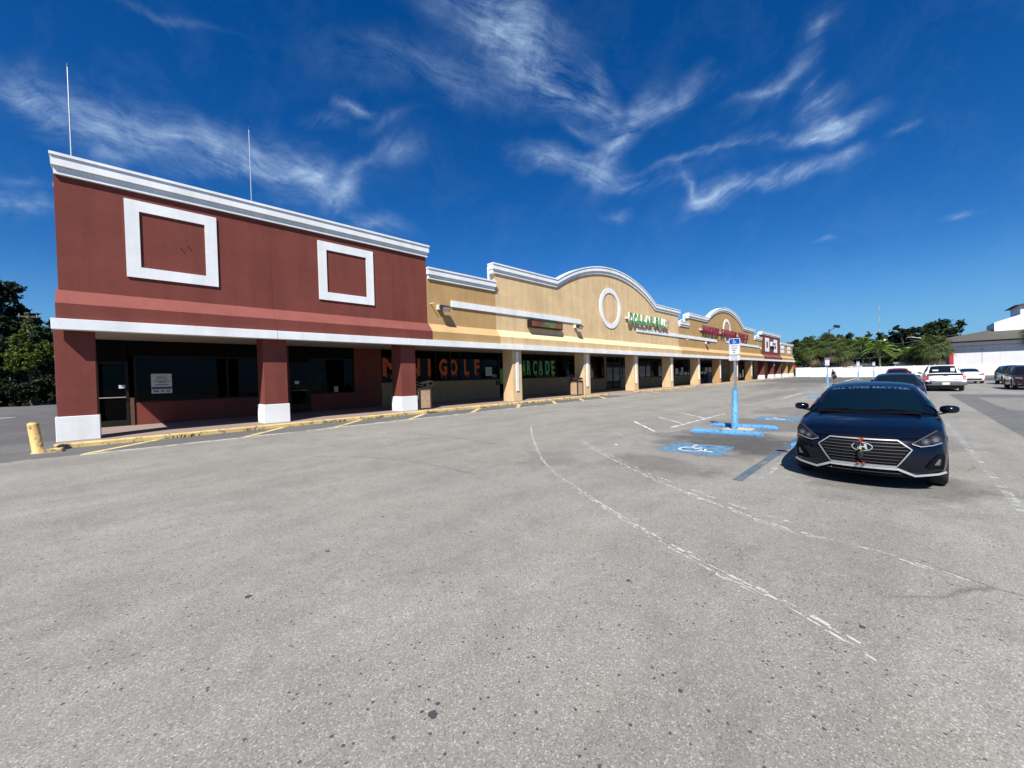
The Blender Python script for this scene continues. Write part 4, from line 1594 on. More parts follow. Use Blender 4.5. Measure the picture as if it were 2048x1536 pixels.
wheel_stop(12.30, 3.58, 0.12, 'blue wheel stop nearest the drive, in front of the parking sign')
wheel_stop(13.95, 3.55, 0.06, 'blue wheel stop just behind the nearest parking sign')
wheel_stop(11.15, .98, .02, 'blue wheel stop half hidden by the navy sedan', 1.7)
wheel_stop(31.2, 3.3, .03, 'blue wheel stop farther off beyond the windshield of the navy sedan')


def accessible_sign(x, y, label, tilt=0.0, yaw=0.0, tall=1.0):
    """faces -X"""
    r = thing('parking_sign', label, 'sign', (x, y, gz(y)), 0, 'blue accessible parking signs')
    MB().tube([(0, 0, 0), (0, 0, 1.22), (0, 0, 1.245)], [.084, .08, .055], 18).build('blue_sleeve', 'stop_blue', r, True)
    MB().box(-.5, .55, -.42, .30, .0, .035).build('concrete_base', 'concrete_pad', r, False, .015)
    # channel post
    MB().prism([(-.035, -.02), (-.028, -.02), (-.022, .02), (.022, .02), (.028, -.02), (.035, -.02), (.028, .028), (-.028, .028)], 'z', 1.2, 2.66).build('post', 'galvanised', r).rotation_euler = (0, 0, PI / 2)
    # plates: drawn facing -Y, then turned to face -X
    def rect(name, w, h, z, yy, mat, t=.003, rad=.03):
        pts = []
        for (cx_, cz_, a0) in ((w / 2 - rad, h / 2 - rad, 0), (-w / 2 + rad, h / 2 - rad, 90), (-w / 2 + rad, -h / 2 + rad, 180), (w / 2 - rad, -h / 2 + rad, 270)):
            for k in range(4):
                a = math.radians(a0 + 30 * k)
                pts.append((cx_ + rad * math.cos(a), z + cz_ + rad * math.sin(a)))
        o = MB().prism(pts, 'y', yy, yy + t).build(name, mat, r)
        o.rotation_euler = (0, 0, -PI / 2 + yaw)
        o.location = (0, 0, .09)
        return o

    main = rect('sign_plate', .335, .50, 2.46, -.040, 'sign_white', .003)
    b = MB()
    b.prism([(-.150, 2.535), (.150, 2.535), (.150, 2.68), (.135, 2.695), (-.135, 2.695), (-.150, 2.68)], 'y', -.0415, -.0405)
    b.build('blue_field', 'signal_blue', main)
    vs, fs = [], []
    for p in wheelchair_outline():
        n = len(vs)
        vs += [((u - .52) * .15, -.0425, 2.54 + v * .148) for u, v in p]
        fs.append(tuple(range(n, n + len(p))))
    obj_from('wheelchair_figure', vs, fs, 'sign_white', main)
    for t, z, w in (('PARKING BY', 2.482, .20), ('DISABLED', 2.415, .17), ('PERMIT', 2.348, .13), ('ONLY', 2.281, .09)):
        text_on('lettering', t, 0, -.042, z, .036, 'ink_dark', main, w, .01)
    fr = MB()
    for (a, b_, c, d) in ((-.158, .158, 2.218, 2.223), (-.158, -.153, 2.223, 2.535), (.153, .158, 2.223, 2.535)):
        fr.box(a, b_, -.042, -.0405, c, d)
    fr.build('border', 'ink_dark', main)
    sub = rect('sign_plate', .335, .165, 2.115, -.040, 'sign_white', .003, .035)
    text_on('lettering', '$255 FINE', 0, -.042, 2.145, .036, 'ink_dark', sub, .17, .01)
    text_on('lettering', 'F.S. 318.18', 0, -.042, 2.085, .036, 'ink_dark', sub, .19, .01)
    fr = MB()
    for (a, b_, c, d) in ((-.15, .15, 2.04, 2.045), (-.15, .15, 2.185, 2.19), (-.158, -.153, 2.06, 2.17), (.153, .158, 2.06, 2.17)):
        fr.box(a, b_, -.042, -.0405, c, d)
    fr.build('border', 'ink_dark', sub)
    r.rotation_euler = (math.radians(tilt), math.radians(tilt * .4), 0)
    return r


accessible_sign(13.3, 3.62, 'nearest blue parking sign on a blue sleeved post between two wheel stops', 1.0, math.radians(-12))
accessible_sign(48.2, 5.0, 'second blue parking sign, next to the walking person', 0, 0)
accessible_sign(79.0, 4.55, 'third blue parking sign, standing before the white fence near the arrow of paint', 0, 0)
accessible_sign(93.0, 3.3, 'farthest and smallest blue parking sign before the white fence', 0, 0)


# ================================================================ vehicles
def interp(tab, x):
    if x <= tab[0][0]:
        return tab[0][1]
    for (a, va), (b, vb_) in zip(tab[:-1], tab[1:]):
        if x <= b:
            t = (x - a) / (b - a)
            t = t * t * (3 - 2 * t) if False else t
            return va + (vb_ - va) * t
    return tab[-1][1]


def smooth_tab(tab, n=6):
    """Catmull-Rom densify a table"""
    out = []
    for i in range(len(tab) - 1):
        p0, p1, p2, p3 = tab[max(i - 1, 0)], tab[i], tab[i + 1], tab[min(i + 2, len(tab) - 1)]
        for k in range(n):
            t = k / n
            x = p1[0] + (p2[0] - p1[0]) * t
            m1 = (p2[1] - p0[1]) / max(p2[0] - p0[0], 1e-5) * (p2[0] - p1[0])
            m2 = (p3[1] - p1[1]) / max(p3[0] - p1[0], 1e-5) * (p2[0] - p1[0])
            h = (2 * t ** 3 - 3 * t * t + 1) * p1[1] + (t ** 3 - 2 * t * t + t) * m1 + (-2 * t ** 3 + 3 * t * t) * p2[1] + (t ** 3 - t * t) * m2
            out.append((x, h))
    out.append(tab[-1])
    return out


SEDAN = dict(L=4.85, w=.93, wheel=(.92, 3.76), wr=.335, track=.80,
             hw=[(0, .86), (.12, .885), (.35, .905), (.8, .92), (1.4, .93), (3.4, .93), (4.2, .915), (4.6, .89), (4.85, .84)],
             top=[(0, .74), (.05, .795), (.18, .835), (.6, .935), (1.0, 1.0), (1.45, 1.055), (2.4, 1.07), (3.9, 1.10), (4.4, 1.10), (4.70, 1.07), (4.82, 1.0), (4.85, .92)],
             sh=[(0, .68), (.1, .72), (.4, .83), (.8, .90), (1.5, .955), (3.5, 1.0), (4.4, 1.0), (4.75, .96), (4.85, .86)],
             bot=[(0, .235), (.3, .20), (1.5, .19), (3.4, .19), (4.5, .23), (4.85, .33)],
             fbow=.40, rbow=.20,
             ws0=(1.32, 1.052, .74, .26), ws1=(2.02, 1.455, .60, .10), rf=(2.7, 1.525, .585), rr1=(3.28, 1.475, .57, -.02), rr0=(4.22, 1.115, .70, -.16), belt=.99, pillars=(.44, .47, .76, .785))


def car(P, name, label, cat, loc, rot, paint, front=True, rear=True, bumper=None, glass='car_glass', parts_front=None, cap=None, roof_paint=None):
    r = thing(name, label, cat, loc, rot)
    L, wr = P['L'], P['wr']
    hwt, topt, sht, bott = smooth_tab(P['hw']), smooth_tab(P['top']), smooth_tab(P['sh']), smooth_tab(P['bot'])
    Ra = wr + .055
    xs = set()
    for i in range(0, 9):
        xs.add(round(.012 * i * i, 4) if .012 * i * i < .8 else .8)
    for i in range(0, 7):
        xs.add(round(L - .012 * i * i, 4))
    for i in range(1, 30):
        xs.add(round(L * i / 30, 4))
    for xw in P['wheel']:
        for i in range(13):
            a = PI * i / 12
            xs.add(round(xw - Ra * math.cos(a), 4))
        xs.add(round(xw - Ra - .004, 4))
        xs.add(round(xw + Ra + .004, 4))
    xs = sorted(x for x in xs if 0 <= x <= L)
    fb, rb = P['fbow'], P['rbow']

    def shape(x, y, z):
        t = min(1.15, abs(y) / .92)
        q = x
        ff = max(0.0, 1 - x / 1.25)
        q += fb * t ** 2.4 * ff
        fr = max(0.0, 1 - (L - x) / 1.0)
        q -= rb * t ** 2.4 * fr
        f2 = max(0.0, 1 - x / .35)
        q += f2 * .10 * ((z - .47) / .30) ** 2 * (1 if z > .47 else .7)
        r2 = max(0.0, 1 - (L - x) / .35)
        q -= r2 * .08 * ((z - .55) / .35) ** 2
        return (q, y, z)

    def section(x):
        w, zt, zs, zb = interp(hwt, x), interp(topt, x), interp(sht, x), interp(bott, x)
        zt = max(zt, zs + .005)
        am = 0
        for xw in P['wheel']:
            d = abs(x - xw)
            if d <= Ra + 1e-4:
                am = max(am, wr + math.sqrt(max(0, Ra * Ra - d * d)))
        H = zs - zb
        pts = [(0, zb), (.72 * w, zb), (.92 * w, zb + .012), (.975 * w, zb + .07), (.992 * w, zb + .30 * H), (1.0 * w, zb + .52 * H), (.997 * w, zb + .66 * H), (.982 * w, zb + .80 * H), (.972 * w, zs - .05), (.955 * w, zs - .012), (.92 * w, zs + .018),
               (.80 * w, zs + .45 * (zt - zs)), (.62 * w, zs + .72 * (zt - zs)), (.35 * w, zs + .93 * (zt - zs)), (0, zt)]
        if am:
            pts = [(y, max(z, min(am, zs - .01))) if k < 9 else (y, z) for k, (y, z) in enumerate(pts)]
        return pts

    vs, fs = [], []
    m = None
    for x in xs:
        s = section(x)
        full = [(-y, z) for y, z in s] + [(y, z) for y, z in reversed(s[1:-1])]
        m = len(full)
        vs += [shape(x, y, z) for y, z in full]
    for i in range(len(xs) - 1):
        for j in range(m):
            j2 = (j + 1) % m
            fs.append((i * m + j, (i + 1) * m + j, (i + 1) * m + j2, i * m + j2))
    # end caps as curved grids
    for (idx, x, flip) in ((0, 0.0, False), (len(xs) - 1, L, True)):
        s = section(x)
        nk = len(s)
        cols = 14
        base = len(vs)
        for (y, z) in s:
            for c in range(cols + 1):
                yy = -y + 2 * y * c / cols
                vs.append(shape(x, yy, z))
        for k in range(nk - 1):
            for c in range(cols):
                a = base + k * (cols + 1) + c
                q = (a, a + 1, a + cols + 2, a + cols + 1)
                fs.append(q if flip else q[::-1])
    body = obj_from('body', vs, fs, paint, r, True)
    ed = body.modifiers.new('weld', 'WELD')
    ed.merge_threshold = .0008

    # dark floor and wheel wells
    MB().box(.45, L - .45, -P['w'] + .16, P['w'] - .16, .20, .62).build('underbody', 'black_plastic', r)

    # cabin --------------------------------------------------
    w0x, w0z, w0h, w0s = P['ws0']
    w1x, w1z, w1h, w1s = P['ws1']
    rfx, rfz, rfh = P['rf']
    r1x, r1z, r1h, r1s = P['rr1']
    r0x, r0z, r0h, r0s = P['rr0']
    belt = P['belt']
    stations = [(w0x, w0z, w0h, w0s, .035, 0.0), (w1x, w1z, w1h, w1s, .05, 0.0), ((w1x + rfx) / 2, (w1z * .35 + rfz * .65), (w1h + rfh) / 2 + .005, w1s * .4, .05, 1), (rfx, rfz, rfh, 0, .05, 1), ((r1x + rfx) / 2, rfz * .55 + r1z * .45, (r1h + rfh) / 2, r1s * .4, .05, 1), (r1x, r1z, r1h, r1s, .05, 0), (r0x, r0z, r0h, r0s, .035, 0)]

    def cab(v, t):
        """v: 0..6 along the cabin, t: -1..1 across"""
        i = min(int(v), len(stations) - 2)
        f = v - i
        a, b = stations[i], stations[i + 1]
        g = [a[k] + (b[k] - a[k]) * f for k in range(5)]
        bul = .045 * math.sin(PI * f) if i in (0, 5) else 0.0
        y = g[2] * t
        x = g[0] + g[3] * abs(t) ** 2.2
        z = g[1] - g[4] * abs(t) ** 2.4 + bul * .9
        return Vector((x - (bul * .5 if i == 0 else -bul * .5), y, z))

    def side(v, s, sg):
        """s: 0 at the roof edge, 1 at the belt"""
        e = cab(v, sg)
        w = P['w'] * .925
        bx_ = e.x
        bz = belt + .012 * math.sin(v)
        p = Vector((bx_, sg * w, bz))
        q = e.lerp(p, s)
        q.y += sg * .045 * math.sin(PI * min(s, 1.0)) * (0.4 if bz > e.z - .15 else 1)
        return q

    VV = [k / 4 for k in range(4 * 6 + 1)]
    TT = [-1 + k / 6 for k in range(13)]
    SS = [1.0, .8, .6, .4, .2]
    vs, fs = [], []
    for v in VV:
        row = [side(v, s, -1) for s in SS] + [cab(v, t) for t in TT] + [side(v, s, 1) for s in reversed(SS)]
        nrow = len(row)
        vs += row
    for i in range(len(VV) - 1):
        for j in range(nrow - 1):
            fs.append((i * nrow + j, i * nrow + j + 1, (i + 1) * nrow + j + 1, (i + 1) * nrow + j))
    obj_from('cabin', vs, fs, roof_paint or paint, r, True)

    def patch(nm, fn, us, ws_, mat, off, parent=r):
        vs, fs = [], []
        for u in us:
            for w_ in ws_:
                p = fn(u, w_)
                e = 1e-3
                n = (fn(u + e, w_) - p).cross(fn(u, w_ + e) - p)
                if n.length < 1e-12:
                    n = Vector((0, 0, 1))
                n.normalize()
                cdir = p - Vector((L / 2, 0, .9))
                if n.dot(cdir) < 0:
                    n = -n
                vs.append(p + n * off)
        nw = len(ws_)
        for i in range(len(us) - 1):
            for j in range(nw - 1):
                fs.append((i * nw + j, i * nw + j + 1, (i + 1) * nw + j + 1, (i + 1) * nw + j))
        return obj_from(nm, vs, fs, mat, parent, True)

    def lin(a, b, n):
        return [a + (b - a) * k / n for k in range(n + 1)]

    wsf = patch('windshield', lambda u, t: cab(u, t), lin(.02, .965, 6), lin(-.93, .93, 12), glass, .006)
    patch('rear_window', lambda u, t: cab(u, t), lin(5.06, 5.92, 5), lin(-.90, .90, 10), glass, .006)
    p0, p1, p2, p3 = P['pillars']
    for sg in (-1, 1):
        for (a, b) in ((.30, 6 * p0), (6 * p1, 6 * p2), (6 * p3, 5.55)):
            if b - a < .15:
                continue
            patch('side_window', lambda u, s, sg=sg: side(u, s, sg), lin(a, b, 6), lin(.10, .88, 3), glass, .006)
    # wheels
    wheels = {}
    for xw in P['wheel']:
        for sg in (-1, 1):
            w = bpy.data.objects.new('wheel', None)
            COL.objects.link(w)
            w.parent = r
            w.location = (xw, sg * P['track'], wr)
            if 'tyre' not in wheels:
                hw_ = .11
                prof = [(wr * .66, -hw_ * .9), (wr * .90, -hw_), (wr * .985, -hw_ * .75), (wr, -hw_ * .4), (wr, hw_ * .4), (wr * .985, hw_ * .75), (wr * .90, hw_), (wr * .66, hw_ * .9)]
                n = 28
                vs, fs = [], []
                for k in range(n):
                    a = 2 * PI * k / n
                    vs += [(rr_ * math.cos(a), yy, rr_ * math.sin(a)) for rr_, yy in prof]
                q = len(prof)
                for k in range(n):
                    k2 = (k + 1) % n
                    for j in range(q - 1):
                        fs.append((k * q + j, k2 * q + j, k2 * q + j + 1, k * q + j + 1))
                ty = obj_from('tyre', vs, fs, 'rubber', w, True)
                rim = MB()
                vs, fs = [], []
                n = 20
                for k in range(n):
                    a = 2 * PI * k / n
                    vs += [(wr * .66 * math.cos(a), .08, wr * .66 * math.sin(a)), (wr * .6 * math.cos(a), .05, wr * .6 * math.sin(a)), (wr * .6 * math.cos(a), -.05, wr * .6 * math.sin(a)), (wr * .66 * math.cos(a), -.08, wr * .66 * math.sin(a))]
                for k in range(n):
                    k2 = (k + 1) % n
                    for j in range(3):
                        fs.append((k * 4 + j, k2 * 4 + j, k2 * 4 + j + 1, k * 4 + j + 1))
                rim.add(vs, fs)
                for k in range(5):
                    a = 2 * PI * k / 5
                    d = Vector((math.cos(a), 0, math.sin(a)))
                    nrm = Vector((-math.sin(a), 0, math.cos(a))) * .035
                    for sy in (-.07, .07):
                        rim.add([d * .02 + nrm * 1.4 + Vector((0, sy, 0)), d * wr * .63 + nrm + Vector((0, sy, 0)), d * wr * .63 - nrm + Vector((0, sy, 0)), d * .02 - nrm * 1.4 + Vector((0, sy, 0))], [(0, 1, 2, 3)])
                rm = rim.build('rim', 'alloy', w)
                MB().tube([(0, -.045, 0), (0, .045, 0)], wr * .6, 20).build('brake_disc', 'dark_metal', w)
                wheels['tyre'] = [c for c in w.children]
            else:
                for c in wheels['tyre']:
                    d = c.copy()
                    COL.objects.link(d)
                    d.parent = w

    # mirrors
    for sg in (-1, 1):
        mv = []
        cx_, cy_, cz_ = P.get('mirror', (1.78, .99, 1.075))
        vs, fs = [], []
        nu, nv = 10, 7
        for i in range(nv + 1):
            a = -PI / 2 + PI * i / nv
            for k in range(nu):
                b = 2 * PI * k / nu
                vs.append((cx_ + .09 * math.cos(a) * math.cos(b) + .03 * abs(math.sin(a)), sg * (cy_ + .115 * math.sin(a)), cz_ + .072 * math.cos(a) ** .6 * math.sin(b) * (1 if math.sin(b) > 0 else .9)))
        for i in range(nv):
            for k in range(nu):
                k2 = (k + 1) % nu
                fs.append((i * nu + k, i * nu + k2, (i + 1) * nu + k2, (i + 1) * nu + k))
        mo = obj_from('mirror', vs, fs, 'black_plastic' if P.get('black_mirrors') else paint, r, True)
        MB().tube([(cx_ - .02, sg * (P['w'] * .88), cz_ - .07), (cx_ + .02, sg * (cy_ - .03), cz_ - .045)], [.035, .022], 8).build('mirror_arm', 'black_plastic', mo)

    # helpers for details lying on the nose and tail
    def nose(y, z, off):
        off = off * (1 - .55 * min(1, abs(y) / .9) ** 3)
        p = shape(0.0, y, z)
        return Vector((p[0] - off - .014, p[1], p[2]))

    def tail(y, z, off):
        p = shape(L, y, z)
        return Vector((p[0] + off + .010, p[1], p[2]))

    def fill(nm, outline, fn, off, mat, parent=r, rows=8, colsn=8, thick=0.0):
        """fill a z-monotone outline of (y,z) points on a curved end"""
        zs_ = [p[1] for p in outline]
        z0_, z1_ = min(zs_) + 1e-4, max(zs_) - 1e-4
        levels = sorted(set([z0_ + (z1_ - z0_) * k / rows for k in range(rows + 1)] + [min(max(z, z0_), z1_) for z in zs_]))
        vs, fs = [], []
        for z in levels:
            ys_ = []
            for (a, b) in zip(outline, outline[1:] + outline[:1]):
                if (a[1] - z) * (b[1] - z) <= 0 and abs(a[1] - b[1]) > 1e-9:
                    ys_.append(a[0] + (b[0] - a[0]) * (z - a[1]) / (b[1] - a[1]))
            ya, yb = min(ys_), max(ys_)
            for c in range(colsn + 1):
                vs.append(fn(ya + (yb - ya) * c / colsn, z, off))
        for i in range(len(levels) - 1):
            for c in range(colsn):
                a = i * (colsn + 1) + c
                fs.append((a, a + 1, a + colsn + 2, a + colsn + 1))
        o = obj_from(nm, vs, fs, mat, parent, True)
        if thick:
            md = o.modifiers.new('thick', 'SOLIDIFY')
            md.thickness = thick
            md.offset = 0
        return o

    def band(nm, pts, width, fn, off, mat, parent=r, closed=False, thick=.012):
        """a strip of the given width following a polyline of (y,z) on a curved end"""
        P2 = [Vector(p) for p in pts]
        if closed:
            P2.append(P2[0])
        out = []
        for a, b in zip(P2[:-1], P2[1:]):
            n = max(1, int((b - a).length / .05))
            out += [a.lerp(b, k / n) for k in range(n)]
        out.append(P2[-1])
        vs, fs = [], []
        for i, p in enumerate(out):
            if closed:
                d = out[(i + 1) % (len(out) - 1)] - out[i - 1 if i > 0 else -2]
            else:
                d = out[min(i + 1, len(out) - 1)] - out[max(i - 1, 0)]
            n = Vector((-d.y, d.x)).normalized() * width / 2
            a, b = p + n, p - n
            vs += [fn(a.x, a.y, off - thick), fn(a.x, a.y, off), fn(b.x, b.y, off), fn(b.x, b.y, off - thick)]
        for i in range(len(out) - 1):
            for j in range(3):
                fs.append((i * 4 + j, (i + 1) * 4 + j, (i + 1) * 4 + j + 1, i * 4 + j + 1))
        return obj_from(nm, vs, fs, mat, parent, False)

    H = dict(root=r, nose=nose, tail=tail, fill=fill, band=band, patch=patch, cab=cab, lin=lin, windshield=wsf, L=L)
    return H


def mir(pts, s):
    return [(y * s, z) for y, z in pts]


def navy_sedan():
    H = car(SEDAN, 'parked_sedan', 'navy sedan with a windshield banner and chrome grille, parked nearest the camera', 'car', (7.86, .42, 0), 0, 'paint_navy', glass='car_glass_front')
    r, nose, fill, band = H['root'], H['nose'], H['fill'], H['band']
    hexa = [(-.385, .735), (.385, .735), (.53, .61), (.375, .365), (-.375, .365), (-.53, .61)]
    g = fill('grille', hexa, nose, .006, 'grille_black', r, 8, 12)
    for k in range(7):
        z = .408 + k * .047
        t = (z - .365) / (.61 - .365)
        hw_ = .375 + (.53 - .375) * t if z < .61 else .53 - (.53 - .385) * (z - .61) / .125
        band('grille_bar', [(-hw_ + .03, z), (hw_ - .03, z)], .008, nose, .016, 'dark_chrome', g)
    band('grille_surround', hexa, .015, nose, .024, 'trim_chrome', g, True, .02)
    # oval badge with a slanted letter
    em = fill('badge', [(.115 * math.cos(2 * PI * k / 24), .622 + .057 * math.sin(2 * PI * k / 24)) for k in range(24)], nose, .022, 'lens_dark', r, 8, 8)
    band('badge_ring', [(.115 * math.cos(2 * PI * k / 28), .622 + .057 * math.sin(2 * PI * k / 28)) for k in range(28)], .009, nose, .031, 'trim_chrome', em, True)
    for pts in ([(-.062, .585), (-.038, .585), (-.018, .662), (-.048, .660)], [(.020, .582), (.048, .584), (.062, .659), (.036, .659)], [(-.035, .612), (.036, .618), (.040, .634), (-.030, .628)]):
        fill('badge_letter', pts, nose, .030, 'trim_chrome', em, 3, 3)
    # ornament tied to the grille
    orn = bpy.data.objects.new('grille_ornament', None)
    COL.objects.link(orn)
    orn.location = (7.86 - .055, .42 + .015, 0)
    tag(orn, 'small black and red ornament tied to the grille of the navy sedan', 'ornament')

    def blob(nm, c, rad, mat):
        vs, fs = [], []
        nu, nv = 12, 8
        for i in range(nv + 1):
            a = -PI / 2 + PI * i / nv
            for k in range(nu):
                b = 2 * PI * k / nu
                vs.append((c[0] + rad[0] * math.cos(a) * math.cos(b), c[1] + rad[1] * math.cos(a) * math.sin(b), c[2] + rad[2] * math.sin(a)))
        for i in range(nv):
            for k in range(nu):
                k2 = (k + 1) % nu
                fs.append((i * nu + k, i * nu + k2, (i + 1) * nu + k2, (i + 1) * nu + k))
        return obj_from(nm, vs, fs, mat, orn, True)
    blob('body', (0, 0, .515), (.035, .042, .085), 'black_plastic')
    blob('bow', (0, .016, .728), (.022, .022, .024), 'ornament_red')
    blob('bow', (0, -.016, .738), (.022, .022, .024), 'ornament_red')
    blob('bow', (0, 0, .70), (.02, .018, .03), 'ornament_red')
    MB().tube([(0, 0, .60), (0, 0, .70)], .005, 6).build('cord', 'trim_chrome', orn)
    MB().box(-.045, -.02, -.013, .013, .595, .63).build('tag', 'ornament_yellow', orn)
    blob('foot', (0, .032, .375), (.025, .024, .02), 'ornament_red')
    blob('foot', (0, -.032, .378), (.025, .024, .02), 'ornament_red')
    # chrome lip: two pieces under the grille and out to each corner
    band('chrome_lip', [(-.875, .298), (-.80, .268), (-.56, .235), (-.385, .325), (.385, .325), (.56, .235), (.80, .268), (.875, .298)], .030, nose, .026, 'chrome', r, False, .024)
    band('chrome_edge', [(-.37, .352), (.37, .352)], .010, nose, .024, 'chrome', r)
    fill('lower_intake', [(-.52, .205), (.52, .205), (.50, .235), (.36, .30), (-.36, .30), (-.50, .235)], nose, .008, 'grille_black', r, 5, 12)
    band('intake_bar', [(-.42, .255), (.42, .255)], .010, nose, .018, 'dark_chrome', r)
    band('licence_screw', [(.36, .262), (.372, .262)], .012, nose, .024, 'chrome', r)
    for s in (-1, 1):
        lamp = [(.53, .690), (.62, .648), (.74, .662), (.835, .705), (.862, .79), (.835, .862), (.79, .872), (.66, .785)]
        hl = fill('headlight', mir(lamp, s), nose, .010, 'lens_dark', r, 10, 10)
        for (cy_, cz_, ra) in ((.672, .722, .040), (.772, .748, .050)):
            fill('projector', [(s * (cy_ + ra * math.cos(2 * PI * k / 18)), cz_ + ra * .92 * math.sin(2 * PI * k / 18)) for k in range(18)], nose, .016, 'lens_dark', hl, 6, 6)
            band('projector_ring', [(s * (cy_ + ra * math.cos(2 * PI * k / 20)), cz_ + ra * .92 * math.sin(2 * PI * k / 20)) for k in range(20)], .008, nose, .022, 'dark_chrome', hl, True)
            fill('projector_bulb', [(s * (cy_ + ra * .68 * math.cos(2 * PI * k / 14)), cz_ + ra * .62 * math.sin(2 * PI * k / 14)) for k in range(14)], nose, .024, 'lens_clear', hl, 4, 4)
        band('lamp_trim', mir([(.53, .690), (.62, .655), (.735, .672), (.79, .69), (.835, .708)], s), .010, nose, .020, 'trim_chrome', hl)
        band('lamp_trim', mir([(.53, .692), (.66, .785), (.79, .872)], s), .010, nose, .014, 'dark_chrome', hl)
        # corner pocket with the fog lamp
        fill('fog_pocket', mir([(.66, .345), (.845, .335), (.862, .50), (.85, .565), (.79, .54), (.72, .44)], s), nose, .005, 'grille_black', r, 8, 6)
        fg = fill('fog_lamp', mir([(.75, .40), (.805, .397), (.82, .475), (.80, .49)], s), nose, .014, 'lens_clear', r, 5, 4)
    # hood edge shut line
    band('hood_gap', [(-.62, .79), (-.40, .768), (.40, .768), (.62, .79)], .006, nose, .004, 'grille_black', r)
    band('glint_cover', [(-.37, .754), (.37, .754)], .026, nose, .010, 'grille_black', r)  # added black strip that hides the sun glint on the nose above the grille
    # banner along the top of the windshield
    cab, ws = H['cab'], H['windshield']
    st = H['patch']('tint_strip', lambda u, t: cab(u, t), H['lin'](.845, .968, 2), H['lin'](-.93, .93, 12), 'car_glass', .009, ws)
    me = text_mesh('ALL LIVES MATTER', 1.0, .028, 0.0)
    bm_ = bmesh.new()
    bm_.from_mesh(me)
    bmesh.ops.triangulate(bm_, faces=bm_.faces[:])
    bm_.to_mesh(me)
    bm_.free()
    a, b, c, d = bounds2(me)
    for v in me.vertices:
        u, w_ = (v.co.x - a) / (b - a), (v.co.y - c) / (d - c)
        t = .88 - 1.76 * u
        p = cab(.850 + .105 * w_, t)
        v.co = p + Vector((-.55, 0, .85)) * .012
    me.materials.clear()
    me.materials.append(M('strip_text'))
    o = bpy.data.objects.new('banner_lettering', me)
    COL.objects.link(o)
    o.parent = ws
    # wipers and cowl
    MB().box(1.22, 1.40, -.66, .66, 1.030, 1.046).build('cowl', 'grille_black', r)
    for s, y0, y1 in ((1, .62, -.02), (1, -.02, -.60)):
        MB().tube([(1.33, y0, 1.066), (1.36, (y0 + y1) / 2, 1.088), (1.42, y1, 1.085)], [.010, .008, .006], 6).build('wiper', 'grille_black', r)
    # steering wheel and dash seen through the glass is hidden by the tint; shark fin on the roof
    MB().prism([(3.05, 1.49), (3.22, 1.485), (3.22, 1.545), (3.16, 1.545)], 'y', -.02, .02).build('roof_fin', 'paint_navy', r)
    # rear lamps and plate for the far end
    for s in (-1, 1):
        H['fill']('tail_light', mir([(.50, .80), (.84, .78), (.82, .92), (.55, .93)], s), H['tail'], .008, 'tail_red', r, 4, 5)
    H['fill']('licence_plate', [(-.16, .60), (.16, .60), (.16, .74), (-.16, .74)], H['tail'], .012, 'plate_white', r, 2, 4)


navy_sedan()


def plain_front(H, hood_z=.72, lamp_mat='lens_clear', grille='black_plastic', sc=1.0):
    r, nose, fill, band = H['root'], H['nose'], H['fill'], H['band']
    g = fill('grille', [(-.42, hood_z - .10), (.42, hood_z - .10), (.46, hood_z + .02), (-.46, hood_z + .02)], nose, .008, grille, r, 4, 8)
    band('grille_bar', [(-.40, hood_z - .04), (.40, hood_z - .04)], .018, nose, .016, 'chrome', g)
    fill('lower_intake', [(-.55, .30), (.55, .30), (.50, .44), (-.50, .44)], nose, .008, 'black_plastic', r, 4, 8)
    for s in (-1, 1):
        fill('headlight', mir([(.52, hood_z - .09), (.82, hood_z - .07), (.86, hood_z + .05), (.56, hood_z + .04)], s), nose, .010, lamp_mat, r, 4, 5)
        fill('fog_lamp', mir([(.62, .36), (.74, .36), (.74, .43), (.62, .43)], s), nose, .010, 'lens_clear', r, 3, 3)


def plain_rear(H, z=.88, plate_z=.62, lw=.34):
    r, tail, fill = H['root'], H['tail'], H['fill']
    for s in (-1, 1):
        fill('tail_light', mir([(.86 - lw, z - .06), (.85, z - .08), (.84, z + .08), (.86 - lw + .06, z + .06)], s), tail, .009, 'tail_red', r, 4, 5)
    fill('licence_plate', [(-.16, plate_z - .075), (.16, plate_z - .075), (.16, plate_z + .075), (-.16, plate_z + .075)], tail, .012, 'plate_white', r, 2, 4)


# dark blue sedan in the next bay
H = car(SEDAN, 'parked_sedan', 'dark blue sedan parked right behind the navy sedan', 'car', (22.6, .15, 0), 0, 'paint_dark_blue')
plain_front(H)
plain_rear(H)

SUV = dict(L=4.6, w=.92, wheel=(.90, 3.55), wr=.36, track=.79,
           hw=[(0, .84), (.15, .88), (.5, .91), (1.2, .92), (3.6, .92), (4.3, .90), (4.6, .86)],
           top=[(0, .86), (.06, .93), (.25, .99), (.8, 1.06), (1.2, 1.10), (2.4, 1.12), (4.0, 1.12), (4.5, 1.10), (4.6, 1.02)],
           sh=[(0, .80), (.12, .86), (.5, .95), (1.2, 1.0), (3.6, 1.03), (4.5, 1.03), (4.6, .95)],
           bot=[(0, .32), (.3, .26), (4.2, .26), (4.6, .36)],
           fbow=.26, rbow=.14,
           ws0=(1.12, 1.10, .74, .20), ws1=(1.78, 1.60, .62, .08), rf=(2.6, 1.69, .62), rr1=(4.12, 1.63, .60, -.03), rr0=(4.45, 1.13, .72, -.08), belt=1.03, pillars=(.42, .45, .66, .69), mirror=(1.55, .98, 1.14))
H = car(SUV, 'parked_suv', 'red hatchback suv facing the camera, behind the dark blue sedan', 'car', (49.6, .2, 0), 0, 'paint_red')
plain_front(H, .84)
plain_rear(H, .98)
H = car(SUV, 'parked_suv', 'dark suv facing the camera against the white fence on the right', 'car', (54.4, -7.35, 0), .04, 'paint_charcoal')
plain_front(H, .84, 'lens_clear')
